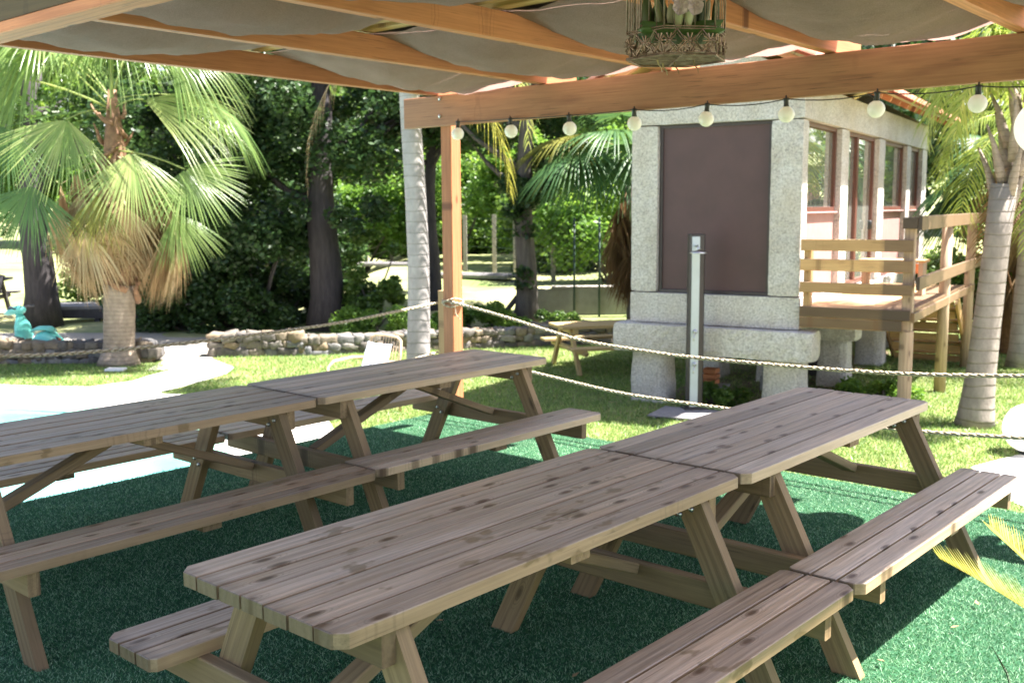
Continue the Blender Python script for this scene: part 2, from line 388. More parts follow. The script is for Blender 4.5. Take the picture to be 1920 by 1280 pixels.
M['palm_brown'] = barkmat('brown_palm_bark', (.20, .155, .12), (.36, .29, .23), 16, (4, 4, 3), .6)
M['palm_tan'] = barkmat('tan_ringed_palm_bark', (.20, .17, .145), (.34, .295, .25), 8, (3, 3, 2), .6)
M['boot'] = plain('palm_leaf_base', (.24, .13, .075), .8, 0, .4, 14, .5, 30)

# fabric
m, n, b = newmat('taupe_shade_cloth'); co = geopos(n)
c = ramp(n, noise(n, co, 2.5, 3), [(.3, (.30, .185, .155)), (.7, (.42, .265, .23))])
wv = noise(n, mapped(n, co, (1, 1, 1)), 260, 2, .6); c = mix(n, .35, c, ramp(n, wv, [(.35, (.26, .16, .13)), (.65, (.72, .48, .42))]))
n.links.new(c, b.inputs['Base Color']); b.inputs['Roughness'].default_value = .95
t = N(n, 'ShaderNodeBsdfTranslucent'); n.links.new(c, t.inputs[0]); ms = N(n, 'ShaderNodeMixShader'); ms.inputs[0].default_value = .4
n.links.new(b.outputs[0], ms.inputs[1]); n.links.new(t.outputs[0], ms.inputs[2]); n.links.new(ms.outputs[0], n.nodes['Material Output'].inputs[0])
bump(n, b, mth(n, 'ADD', mth(n, 'MULTIPLY', noise(n, co, 120, 2), .3), noise(n, mapped(n, co, (3, 3, 3)), 3, 4, .6, 1)), .5, .02); M['cloth'] = m
# grounds
def ground(name, c1, c2, c3, s1=.8, s2=14, bs=.5, rough=.95):
    m, n, b = newmat(name); co = geopos(n)
    c = ramp(n, noise(n, co, s1, 5, .65), [(.3, c1), (.52, c2), (.75, c3)])
    c = mix(n, .55, c, ramp(n, noise(n, co, s2, 4, .75), [(.3, (.45, .45, .45)), (.7, (1.15, 1.15, 1.15))]), 'MULTIPLY')
    n.links.new(c, b.inputs['Base Color']); b.inputs['Roughness'].default_value = rough
    bump(n, b, noise(n, co, s2 * 1.5, 5, .75), bs, .02); return m
M['lawn'] = ground('lawn_ground', (.09, .12, .03), (.16, .19, .055), (.30, .27, .12), .9, 30)
M['field'] = ground('dry_field', (.12, .19, .04), (.27, .29, .12), (.46, .40, .23), .35, 4)
M['gravel'] = ground('gravel_road', (.26, .24, .22), (.36, .33, .29), (.44, .40, .35), .8, 40)
M['pooldeck'] = ground('pale_pool_paving', (.50, .47, .43), (.58, .55, .51), (.66, .62, .58), .6, 25, .2)
M['turf'] = ground('turf_backing', (.010, .065, .027), (.018, .10, .042), (.035, .15, .065), 2, 180, .6)
M['band'] = plain('green_mosaic', (.25, .50, .36), .4, 0, .25, 50)
m, n, b = newmat('pool_water'); co = geopos(n)
n.links.new(ramp(n, noise(n, co, .5, 2), [(.35, (.11, .37, .35)), (.65, (.28, .56, .52))]), b.inputs['Base Color'])
b.inputs['Roughness'].default_value = .06; bump(n, b, noise(n, co, 5, 3), .12, .03); M['water'] = m
# glass
m, n, b = newmat('window_glass'); b.inputs['Base Color'].default_value = (.10, .12, .11, 1); b.inputs['Roughness'].default_value = .02
b.inputs['Specular IOR Level'].default_value = 1; b.inputs['Metallic'].default_value = .75; b.inputs['Base Color'].default_value = (.55, .58, .52, 1); M['glass'] = m
# frosted bulbs
m, n, b = newmat('frosted_white_glass'); b.inputs['Base Color'].default_value = (.93, .91, .87, 1); b.inputs['Roughness'].default_value = .35
t = N(n, 'ShaderNodeBsdfTranslucent'); t.inputs[0].default_value = (1, .98, .93, 1); ms = N(n, 'ShaderNodeMixShader'); ms.inputs[0].default_value = .4
n.links.new(b.outputs[0], ms.inputs[1]); n.links.new(t.outputs[0], ms.inputs[2]); n.links.new(ms.outputs[0], n.nodes['Material Output'].inputs[0]); M['frost'] = m
m, n, b = newmat('white_globe_acrylic'); b.inputs['Base Color'].default_value = (.92, .92, .9, 1); b.inputs['Roughness'].default_value = .3; M['globe'] = m
t = N(n, 'ShaderNodeBsdfTranslucent'); t.inputs[0].default_value = (1, 1, .97, 1); ms = N(n, 'ShaderNodeMixShader'); ms.inputs[0].default_value = .5
n.links.new(b.outputs[0], ms.inputs[1]); n.links.new(t.outputs[0], ms.inputs[2]); n.links.new(ms.outputs[0], n.nodes['Material Output'].inputs[0])
# rope
m, n, b = newmat('sisal_rope'); g = attr(n, 'gc').outputs['Vector']
w1 = N(n, 'ShaderNodeTexWave', wave_type='BANDS', bands_direction='DIAGONAL'); n.links.new(mapped(n, g, (1, 1.4, 1.4)), w1.inputs['Vector']); w1.inputs['Scale'].default_value = 16
n.links.new(ramp(n, w1.outputs[1], [(.1, (.34, .27, .18)), (.6, (.60, .52, .38))]), b.inputs['Base Color']); b.inputs['Roughness'].default_value = .95
bump(n, b, w1.outputs[1], .9, .006); M['rope'] = m
# aged brass of the cage
m, n, b = newmat('aged_brass'); co = objco(n)
n.links.new(ramp(n, noise(n, co, 40, 4), [(.3, (.13, .07, .045)), (.55, (.30, .19, .14)), (.75, (.44, .34, .28))]), b.inputs['Base Color'])
b.inputs['Metallic'].default_value = .7; b.inputs['Roughness'].default_value = .45; M['brass'] = m
M['moss'] = leafmat('moss', (.03, .06, .015), (.08, .13, .03), (.16, .2, .05), .3)
M['succulent'] = leafmat('succulent_leaf', (.05, .08, .035), (.22, .22, .09), (.62, .55, .42), .3)
M['lilac'] = plain('dusty_pink_metal', (.36, .26, .24), .4, .4, .2, 60, .3, 90)

# ================================================================== ground and platform
def poly_sheet(name, pts, z, mat, kind='structure'):
    me = bpy.data.meshes.new(name); me.from_pydata([(x, y, z) for x, y in pts], [], [tuple(range(len(pts)))])
    me.materials.append(mat); o = bpy.data.objects.new(name, me); col.objects.link(o)
    return tag(o, kind=kind)
def smooth(a, b, x):
    t = min(max((x - a) / (b - a), 0), 1); return t * t * (3 - 2 * t)
def height(x, y):
    r = smooth(-5.5, -3.2, x)                      # right half of the land behind is banked up
    h = GZ - .008
    h += r * (.62 * smooth(19.0, 22.5, y) + .9 * smooth(22, 60, y))
    h += (1 - r) * (.25 * smooth(22, 40, y) + 1.2 * smooth(40, 110, y))
    h += 14 * smooth(75, 190, y)
    if y > 18.5: h += .05 * math.sin(x * 1.3) * math.sin(y * .9) * smooth(18.5, 21, y)
    return h
xs = np.unique(np.concatenate([np.linspace(-220, -20, 18), np.linspace(-20, 20, 81), np.linspace(20, 220, 18)]))
ys = np.unique(np.concatenate([np.linspace(-120, 15, 20), np.linspace(15, 45, 61), np.linspace(45, 260, 36)]))
V = np.array([(x, y, height(x, y)) for y in ys for x in xs]); nx = len(xs)
F = np.array([(j * nx + i, j * nx + i + 1, (j + 1) * nx + i + 1, (j + 1) * nx + i) for j in range(len(ys) - 1) for i in range(nx - 1)])
tag(mesh_np('terrain', V, F, M['field'], smooth=True), kind='structure')
poly_sheet('lawn', [(-26, -30), (26, -30), (26, 21), (1.5, 18.3), (-3, 17.9), (-26, 16.9)], GZ, M['lawn'])
poly_sheet('gravel_road', [(-40, 16.9), (-5.6, 16.4), (-5.5, 15.3), (-4.7, 15.3), (-4.9, 16.7), (-1, 17.5), (3, 18.2), (-1, 19.3), (-5, 20.1), (-40, 21)], GZ + .004, M['gravel'])
deck_poly = [(-16, 14.6), (-9, 14.3), (-7.56, 14.08), (-7.1, 14.07), (-6.4, 13.9), (-5.76, 13.84), (-5.35, 14.3), (-5.28, 14.77), (-5.1, 15.4), (-5.3, 16.4), (-4.95, 16.6), (-4.23, 15.48),
             (-4.2, 14.9), (-4.35, 14.27), (-4.67, 13.3), (-3.6, 13.05), (-2.7, 12.5), (-2.18, 11.76), (-1.95, 11.0), (-1.99, 10.2), (-2.1, 9.2), (-4.5, 5), (-7, -2), (-16, -4)]
poly_sheet('pool_paving', deck_poly[::-1], GZ + .009, M['pooldeck'])
poly_sheet('paving_beside_turf', [(4.2, 9.2), (4.0, 8.2), (4.6, 6), (9, 3), (13, 6), (9, 9.4), (6.0, 9.8), (5.0, 9.75)], GZ + .006, M['pooldeck'])
# pool
po = thing('swimming_pool', 'oval swimming pool with green mosaic rim set in pale paving', 'pool', (-6.5, 8.7, GZ))
def ellp(rx, ry, z, n=72): return [(rx * math.cos(2 * math.pi * k / n), ry * math.sin(2 * math.pi * k / n), z) for k in range(n)]
mb = MB(); n_ = 72
rings = [ellp(3.9, 3.75, .012), ellp(3.9, 3.75, .05), ellp(3.6, 3.45, .05), ellp(3.6, 3.45, .014)]
mb.add([q for r_ in rings for q in r_], [(a * n_ + k, a * n_ + (k + 1) % n_, (a + 1) * n_ + (k + 1) % n_, (a + 1) * n_ + k) for a in range(3) for k in range(n_)])
mb.build('mosaic_rim', M['band'], po, True)
mb = MB(); mb.add(ellp(3.6, 3.45, .022), [tuple(range(72))]); mb.build('water', M['water'], po)
# turf platform
PN0, PN1, PD0, PD1 = -3.0, 5.99, -6.0, 2.6
def rz_nd(): return Matrix(((NV.x, DV.x, 0, 0), (NV.y, DV.y, 0, 0), (0, 0, 1, 0), (0, 0, 0, 1)))
MND = rz_nd()
pl = thing('turf_platform', 'raised timber platform covered in green artificial turf under the picnic tables', 'platform')
tmp = MB()
def ndbox(mb, n0, n1, d0, d1, z0, z1, c=.004, ax=0):
    # NV x DV points down, so mirror the winding
    mb.prism([(n0, d0), (n0, d1), (n1, d1), (n1, d0)], z0, z1, -c if False else 0.0005, MND, ax)
ndbox(tmp, PN0, PN1, PD0, PD1, -.03, -.002); tmp.build('turf_base', M['turf'], pl)
for k, (a, b_) in enumerate([((PN0, PD0), (PN1, PD0)), ((PN1, PD0), (PN1, PD1)), ((PN0, PD1), (PN1, PD1)), ((PN0, PD0), (PN0, PD1))]):
    mb = MB()
    for i in range(4):
        z = -.115 - i * .165
        mb.board(ND(a[0], a[1], z), ND(b_[0], b_[1], z), .04, .158)
    mb.build('side_boards', M['treated'], pl)

def blades(name, P, hmin, hmax, wd, lean, mat, label=None, kind='stuff', parent=None, zfun=None):
    n = len(P); th = rng.uniform(0, 2 * math.pi, n); h = rng.uniform(hmin, hmax, n)
    sx = np.cos(th) * wd / 2; sy = np.sin(th) * wd / 2
    lx = rng.normal(0, lean, n) * h; ly = rng.normal(0, lean, n) * h
    V = np.empty((n, 3, 3)); V[:, 0] = P - np.stack([sx, sy, 0 * sx], 1); V[:, 1] = P + np.stack([sx, sy, 0 * sx], 1)
    V[:, 2] = P + np.stack([lx, ly, h], 1)
    F = np.arange(n * 3).reshape(n, 3)
    pv = np.repeat(rng.random(n), 3)
    o = mesh_np(name, V.reshape(-1, 3), F, mat, parent, pv)
    if label: tag(o, label, 'grass', kind=kind)
    return o
# turf fibres: dense where the camera can see the turf
def view_uv(P):
    cp, sp_ = math.cos(R(7.365)), math.sin(R(7.365)); d = P - np.array([0, 0, EYE])
    Y = d[:, 1] * sp_ + d[:, 2] * cp; Z = d[:, 1] * cp - d[:, 2] * sp_
    return d[:, 0] / Z * 1927 + 960, 640 - Y / Z * 1927, Z
nn = 1100000
q = np.stack([rng.uniform(.4, PN1 + .012, nn), rng.uniform(PD0 - .01, .6, nn)], 1)
P = np.stack([NV.x * q[:, 0] + DV.x * q[:, 1], NV.y * q[:, 0] + DV.y * q[:, 1], np.full(nn, -.003)], 1)
u, v, Z = view_uv(P); ok = (Z > .5) & (u > -150) & (u < 2070) & (v < 1400)
P = P[ok]; Z = Z[ok]; P = P[rng.random(len(P)) < np.clip(4.2 / Z, 0, 1) ** 1.1][:420000]
tag(blades('turf_fibres', P, .007, .015, .0045, .8, M['turf_blade'], 'short green artificial turf fibres covering the platform'), kind='stuff')

def inpoly(P, poly):
    x, y = P[:, 0], P[:, 1]; ins = np.zeros(len(P), bool); j = len(poly) - 1
    for i in range(len(poly)):
        xi, yi = poly[i]; xj, yj = poly[j]
        ins ^= ((yi > y) != (yj > y)) & (x < (xj - xi) * (y - yi) / (yj - yi + 1e-9) + xi); j = i
    return ins
nn = 520000
P = np.stack([rng.uniform(-11, 10, nn), rng.uniform(5.5, 20, nn), np.full(nn, GZ)], 1)
u, v, Z = view_uv(P); nd_n = P[:, 0] * NV.x + P[:, 1] * NV.y
ok = (u > -60) & (u < 1980) & (nd_n > PN1 + .02) & ~inpoly(P, deck_poly) & ~inpoly(P, [(4.2, 9.2), (4.0, 8.2), (4.6, 6), (9, 3), (13, 6), (9, 9.4), (6.0, 9.8), (5.0, 9.75)])
ok |= (P[:, 0] < -4) & (u > -60) & ~inpoly(P, deck_poly) & (P[:, 1] > 12)
yb = 16.0 + (P[:, 0] + 8) * .16
ok &= P[:, 1] < np.where(P[:, 0] < -5.4, 16.0, np.where(P[:, 0] < -4.8, 15.4, 16.6 + (P[:, 0] + 5) * .22))
ok &= ~((P[:, 0] - 1.98) ** 2 + (P[:, 1] - 11.62) ** 2 < .10)
P = P[ok]; P = P[rng.random(len(P)) < np.clip(10 / P[:, 1], 0, 1)][:230000]
blades('lawn_grass', P, .02, .055, .012, .6, M['blade'], 'mown green lawn grass between the platform, granary and stone walls')

# ================================================================== picnic tables
L_, W_ = 1.80, .665
def make_table(mat, frame_mat, shift=0.0, dn=0.0):
    r = thing('picnic_table', '', 'picnic table')
    # local x = along table (n), local y = -d
    mb = MB(); nb = 7; gap = .0085; pw = (W_ - gap * (nb - 1)) / nb; k = .03
    for i in range(nb):
        y0 = -W_ / 2 + i * (pw + gap); y1 = y0 + pw; a, b_ = -L_ / 2 + random.uniform(0, .003), L_ / 2 - random.uniform(0, .003)
        if i == 0: poly = [(a + k, y0), (b_ - k, y0), (b_, y0 + k), (b_, y1), (a, y1), (a, y0 + k)]
        elif i == nb - 1: poly = [(a, y0), (b_, y0), (b_, y1 - k), (b_ - k, y1), (a + k, y1), (a, y1 - k)]
        else: poly = [(a, y0), (b_, y0), (b_, y1), (a, y1)]
        mb.prism(poly, .712, .75 + random.uniform(-.0012, .0012), .0022)
    mb.build('table_top', mat, r)
    si, so = .49, .757
    for sgn in (1, -1):
        mb = MB(); pw2 = (so - si - .020) / 3
        for i in range(3):
            y0 = si + i * (pw2 + .010); y1 = y0 + pw2; a, b_ = -L_ / 2, L_ / 2
            if i == 2: poly = [(a, y0), (b_, y0), (b_, y1 - k), (b_ - k, y1), (a + k, y1), (a, y1 - k)]
            elif i == 0: poly = [(a + k * .6, y0), (b_ - k * .6, y0), (b_, y0 + k * .6), (b_, y1), (a, y1), (a, y0 + k * .6)]
            else: poly = [(a, y0), (b_, y0), (b_, y1), (a, y1)]
            if sgn < 0: poly = [(p[0], -p[1]) for p in poly][::-1]
            mb.prism(poly, .412, .45 + random.uniform(-.001, .001), .0025)
        mb.build('seat', mat, r)
    for s in (-1, 1):
        x = s * .735 + shift; xl = x - s * .046
        # top crossbar, seat crossbar
        c1 = MB(); c1.board((x, -.31, .664), (x, .31, .664), .045, .094); o = c1.build('top_crossbar', frame_mat, r)
        c2 = MB(); c2.board((x, -.735, .364), (x, .735, .364), .045, .094); o2 = c2.build('seat_crossbar', frame_mat, r)
        for sg in (-1, 1):
            lg = MB()
            a = Vector((xl, sg * .605, 0)); b_ = Vector((xl, sg * .245, .711)); d = (b_ - a).normalized()
            # leg board cut level at the foot and under the top
            wv = .048 / abs(d.z)
            P4 = [(a.y - wv, 0), (a.y + wv, 0), (b_.y + wv, .711), (b_.y - wv, .711)]
            x0, x1 = xl - .0225, xl + .0225; o_ = (random.random() * 40, random.random() * 40, 0)
            vs = [(x0, p[0], p[1]) for p in P4] + [(x1, p[0], p[1]) for p in P4]
            gc = [((q[2]) + o_[0], q[1] + q[2] * .5 * sg + o_[1], q[0]) for q in vs]
            lg.add(vs, [(0, 3, 2, 1), (4, 5, 6, 7), (0, 1, 5, 4), (1, 2, 6, 5), (2, 3, 7, 6), (3, 0, 4, 7)], gc)
            lo = lg.build('leg', frame_mat, r)
            for (yy, zz) in ((.27, .67), (.225, .645), (.44, .375), (.405, .345)):
                bm_ = MB(); Mx = Matrix.Translation((xl - s * .0235, sg * yy, zz)) @ Matrix.Rotation(R(-90 * s), 4, 'Y')
                bm_.lathe([(.001, -.002), (.011, -.001), (.010, .005), (.006, .009), (.001, .010)], 10, (0, 0, 0), Mx)
                bm_.build('bolt', M['steel'], lo, True)
    # centre batten and diagonal braces
    mb = MB(); mb.board((shift, -.31, .694), (shift, .31, .694), .09, .035, pv=.9); mb.build('centre_batten', frame_mat, r)
    for sg in (-1, 1):
        mb = MB(); mb.board((shift, sg * .52, .396), (shift, sg * .735, .396), .09, .03); mb.build('seat_batten', frame_mat, r)
    for s in (-1, 1):
        mb = MB(); mb.board((shift + s * .05, 0, .655), (shift + s * .70, 0, .395), .07, .04); mb.build('diagonal_brace', frame_mat, r)
    return r
tl = [(2.279, -2.033, 41.40, 0, 'table', 'grey brown picnic table nearest the camera, with dark stains on its top'),
      (4.093, -2.010, 41.32, .07, 'table_skylit', 'picnic table end to end with the stained one, reaching towards the sunlit lawn at right'),
      (2.272, -4.351, 40.57, 0, 'table', 'weathered picnic table at the left beside the pool, cut by the left edge'),
      (4.092, -4.365, 41.55, 0, 'table_skylit', 'pale picnic table in front of the corner post of the pergola')]
protos = {}
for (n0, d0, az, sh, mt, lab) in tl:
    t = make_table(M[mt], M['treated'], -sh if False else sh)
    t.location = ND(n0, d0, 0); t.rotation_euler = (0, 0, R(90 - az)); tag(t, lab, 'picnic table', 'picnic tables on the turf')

# ================================================================== pergola
pg = thing('pergola', 'orange brown timber pergola with draped taupe cloth over the picnic tables', 'pergola', ND(5.95, -5.86, 0))
inv = Matrix.Translation(-pg.location)
class PB(MB):
    def build(s, name, mat, parent=pg, smooth=False, mats=None):
        s.v = [(a - pg.location.x, b - pg.location.y, c - pg.location.z) for a, b, c in s.v]
        return MB.build(s, name, mat, parent, smooth, mats)
RD = [-5.94, -4.835, -3.775, -2.65, -1.60, -.5]
mb = PB(); mb.board(ND(5.93, -6.28, 2.452), ND(5.93, .0, 2.452), .06, .238, c=.005); fb = mb.build('beam', M['beam'])
mb = PB(); mb.board(ND(1.78, -6.28, 2.479), ND(1.78, .0, 2.479), .09, .198, c=.005); mb.build('beam', M['green_beam'])
mb = PB(); mb.board(ND(1.775, -6.28, 2.357), ND(1.775, .0, 2.357), .11, .042, c=.004); mb.build('ledger', M['pergola'])
for d in (-5.955, -5.825):
    pass
for (n, d) in ((5.955 + .06, -5.865), (1.86, -5.865), (5.955 + .06, -.5), (1.86, -.15)):
    mb = PB(); mb.board(ND(n, d, 0), ND(n, d, 2.56), .115, .115, up=DV, c=.006); mb.build('post', M['pergola'])
mb = PB(); mb.board(ND(6.14, -6.09, -.7), ND(6.14, -6.09, 1.0), .05, .10, up=DV); mb.build('short_post', M['deck'])
for i, d in enumerate(RD):
    mb = PB(); mb.board(ND(1.5, d, 2.665), ND(6.28, d, 2.645), .068, .145, c=.004); mb.build('rafter', M['pergola'])
for n in (1.75, 2.6, 3.35, 4.07, 4.25, 5.1, 5.78):
    mb = PB(); mb.board(ND(n, -6.05, 2.765), ND(n, -.4, 2.765), .09, .05); mb.build('batten', M['batten'])
mb = PB()
for k in range(9):
    n0 = 1.5 + k * .472
    mb.board(ND(n0 + .236, -6.1, 2.80 + .004 * (k % 2)), ND(n0 + .236, -.38, 2.80 + .004 * (k % 2)), .47, .012)
mb.build('added_shade_cover', M['dark_cover'])  # opaque sheet added above the cloth so the roof shadow stays solid
def cloth(n0, n1, seed, hang):
    rs = random.Random(seed); NB = 14; rows = 46
    V_ = []; cols_ = 0
    ds = []
    for b in range(len(RD) - 1):
        for k in range(NB): ds.append((b, k / NB))
    ds.append((len(RD) - 2, 1.0))
    sag = [rs.uniform(.85, 1.15) for _ in RD]; ph = [rs.uniform(-.25, .25) for _ in RD]
    for i in range(rows + 1):
        t = i / rows
        for b, k in ds:
            d = RD[b] + (RD[b + 1] - RD[b]) * k
            prof = math.sin(math.pi * min(max(t + .10 * math.sin(b * 2.1 + seed) * math.sin(math.pi * t), 0), 1)) ** .62
            if hang and t > .5: prof = max(prof, 1.12 * smooth(.5, 1, t) + prof * (1 - smooth(.5, 1, t)))
            along = (math.sin(math.pi * min(max(t + ph[b] * .3, 0), 1))) ** .8
            z = 2.742 - (.03 + .14 * sag[b] * prof) * (math.sin(math.pi * k) ** .55) * (.55 + .45 * along)
            z -= .035 * prof                      # belly between the cross battens
            z += .010 * math.sin(d * 13 + t * 11 + 2 * math.sin(t * 5 + b) + seed) * math.sin(math.pi * k) + .009 * math.sin(t * 34 + d * 4 + math.sin(d * 7 + t * 3) * 2.5) * math.sin(math.pi * k) + .005 * math.sin(t * 71 + d * 11) * math.sin(math.pi * k) * prof
            nn_ = n0 + (n1 - n0) * t + .02 * math.sin(d * 6 + seed) * (abs(t - .5) * 2)
            q = ND(nn_, d, z); V_.append((q.x - pg.location.x, q.y - pg.location.y, q.z))
    C = len(ds)
    F_ = np.array([(i * C + j, i * C + j + 1, (i + 1) * C + j + 1, (i + 1) * C + j) for i in range(rows) for j in range(C - 1)])
    return mesh_np('shade_cloth', np.array(V_), F_, M['cloth'], pg, smooth=True)
cloth(1.87, 3.95, 3, 0); cloth(4.28, 5.93, 5, 1)
# bolts through the beam end
for z in (2.545, 2.41):
    mb = PB(); q = ND(5.898, -5.865, z)
    mb.lathe([(.001, 0), (.016, .001), (.014, .007), (.007, .012), (.001, .013)], 12, (0, 0, 0), Matrix.Translation(q) @ (-NV).to_track_quat('Z', 'Y').to_matrix().to_4x4())
    mb.build('bolt', M['steel'], pg, True)

# festoon lights along the beam
fl = thing('festoon_lights', 'string of white globe bulbs hanging under the pergola beam', 'string lights', ND(5.86, -5.637, 2.33))
o0 = fl.location.copy()
BD = [-5.637 + .5496 * i for i in range(8)] + [-1.24, -.69]
BZ = [2.263, 2.253, 2.243, 2.246, 2.243, 2.236, 2.231, 2.223, 2.22, 2.22]
pts = []
for i, d in enumerate(BD):
    top = BZ[i] + .088
    pts.append(ND(5.86, d, top) - o0)
    if i < len(BD) - 1:
        s_ = .004 if i < 3 else .022
        for k in (.2, .4, .6, .8):
            pts.append(ND(5.862, d + (BD[i + 1] - d) * k, top + (BZ[i + 1] - BZ[i]) * k - s_ * 4 * k * (1 - k)) - o0)
mb = MB(); mb.tube(pts, .0035, 6); mb.build('cord', M['black'], fl, True)
mb = MB(); mb.ball((0, 0, -.004), .049, 14); bulb0 = mb.build('bulb', M['frost'], fl, True)
mb = MB(); mb.lathe([(.004, .11), (.006, .096), (.017, .093), (.019, .082), (.015, .078), (.016, .05), (.018, .04), (.012, .038)], 14); sock0 = mb.build('socket', M['black'], bulb0, True)
for i, d in enumerate(BD):
    if i == 0: b_ = bulb0
    else:
        b_ = bulb0.copy(); col.objects.link(b_); b_.parent = fl; s2 = sock0.copy(); col.objects.link(s2); s2.parent = b_
    b_.location = ND(5.86, d, BZ[i]) - o0; b_.rotation_euler = (R(random.uniform(-3, 3)), R(random.uniform(-4, 4)), 0)
# large globe lantern
gl = thing('globe_lantern', 'large round white lantern hanging from the beam at the right edge', 'lantern', (2.75, 5.38, 2.33))
mb = MB(); mb.ball((0, 0, -.252), .147, 20); mb.build('shade', M['globe'], gl, True)
mb = MB(); mb.tube([(0, 0, 0), (.002, 0, -.11)], .004, 6); mb.build('cord', M['black'], gl)
mb = MB(); mb.lathe([(.03, -.125), (.035, -.11), (.012, -.098), (.006, -.09)], 12); mb.build('cap', M['black'], gl, True)
gg = thing('garden_globe_lamp', 'round white globe lamp standing on the pale paving at the right edge', 'lamp', (4.98, 9.72, GZ))
mb = MB(); mb.ball((0, 0, .25), .235, 20); mb.build('shade', M['globe'], gg, True)
mb = MB(); mb.lathe([(.11, .008), (.11, .03), (.08, .045)], 20); mb.build('base', M['black'], gg, True)

# ropes
def rope(name, label, pts, r=.0125):
    P_ = [Vector(p) for p in pts]; o = P_[0].copy(); fine = []
    for i in range(len(P_) - 1):
        p0 = P_[max(i - 1, 0)]; p1 = P_[i]; p2 = P_[i + 1]; p3 = P_[min(i + 2, len(P_) - 1)]
        for k in range(10):
            t = k / 10; fine.append(.5 * ((2 * p1) + (p2 - p0) * t + (2 * p0 - 5 * p1 + 4 * p2 - p3) * t * t + (3 * p1 - p0 - 3 * p2 + p3) * t ** 3) - o)
    fine.append(P_[-1] - o)
    # dense resample, then three twisted strands
    dn = []
    for a, b_ in zip(fine, fine[1:]):
        k = max(int((b_ - a).length / .02), 1); dn += [a.lerp(b_, i / k) for i in range(k)]
    dn.append(fine[-1])
    mb = MB(); l = 0
    for s in range(3):
        q = []; l = 0
        for i, p in enumerate(dn):
            if i: l += (p - dn[i - 1]).length
            t = (dn[min(i + 1, len(dn) - 1)] - dn[max(i - 1, 0)]).normalized()
            u_ = t.cross(Vector((0, 0, 1))).normalized(); v_ = t.cross(u_); a = l / .028 * 1.3 + s * 2.094
            q.append(p + (u_ * math.cos(a) + v_ * math.sin(a)) * r * .5)
        mb.tube(q, r * .56, 5, pv=.5)
    for k in range(int(l / .09)):                          # loose fibres
        p = random.choice(dn); d = Vector((random.uniform(-1, 1), random.uniform(-1, 1), random.uniform(-1, 1))).normalized()
        mb.tube([p + d * r * .6, p + d * (r + random.uniform(.004, .014))], .0006, 3, pv=.5)
    ob = mb.build(name, M['rope'], None, True); ob.location = o; tag(ob, label, 'rope'); return ob
rope('barrier_rope', 'upper rope sagging from the corner post to the right, in front of the granary', [ND(5.93, d, z) for d, z in [(-5.79, .935), (-5.485, .893), (-5.15, .84), (-4.8, .778), (-4.436, .724), (-3.9, .695), (-3.547, .687), (-2.786, .695), (-2.128, .718), (-1.5, .77), (-.9, .84), (-.56, .89)]])
rope('barrier_rope', 'lower rope sagging from behind the pale picnic table across the shower foot', [ND(5.93, d, z) for d, z in [(-5.79, .50), (-5.3, .475), (-4.85, .438), (-4.197, .382), (-3.8, .372), (-3.319, .37), (-2.7, .378), (-2.053, .391), (-1.538, .427), (-.9, .47), (-.56, .5)]])
rope('barrier_rope', 'upper rope running from the corner post to the left past the fan palm', [ND(n, -5.93, z) for n, z in [(5.9, .925), (5.4, .885), (4.9, .852), (4.2, .835), (3.36, .835), (2.8, .85), (2.43, .88), (1.95, .93)]])
rope('barrier_rope', 'lower rope running left from the corner post, mostly hidden by the picnic tables', [ND(n, -5.93, z) for n, z in [(5.9, .52), (5.4, .47), (4.9, .44), (4.2, .42), (3.36, .42), (2.8, .44), (1.95, .5)]])
mb = MB()
for k, z in enumerate((.945, .925, .91)):
    c_ = ND(6.015, -5.865, z); rr = .070
    loop = []
    for a in range(0, 13):
        an = ANG + a / 12 * 2 * math.pi + .4
        sq = 1.28 if a % 3 == 1 else 1.0
        loop.append((c_.x + math.cos(an) * rr * 1.24, c_.y + math.sin(an) * rr * 1.24, c_.z + .018 * math.sin(a * 1.1 + k * 2)))
    mb.tube(loop, .0075, 6)
mb.tube([ND(5.92, -5.80, .93), ND(5.93, -5.76, .90), ND(5.92, -5.74, .84), ND(5.92, -5.69, .80)], .004, 5)
ob = mb.build('rope_lashing', M['rope'], None, True); tag(ob, 'rope lashing knotted round the corner post at waist height', 'rope')

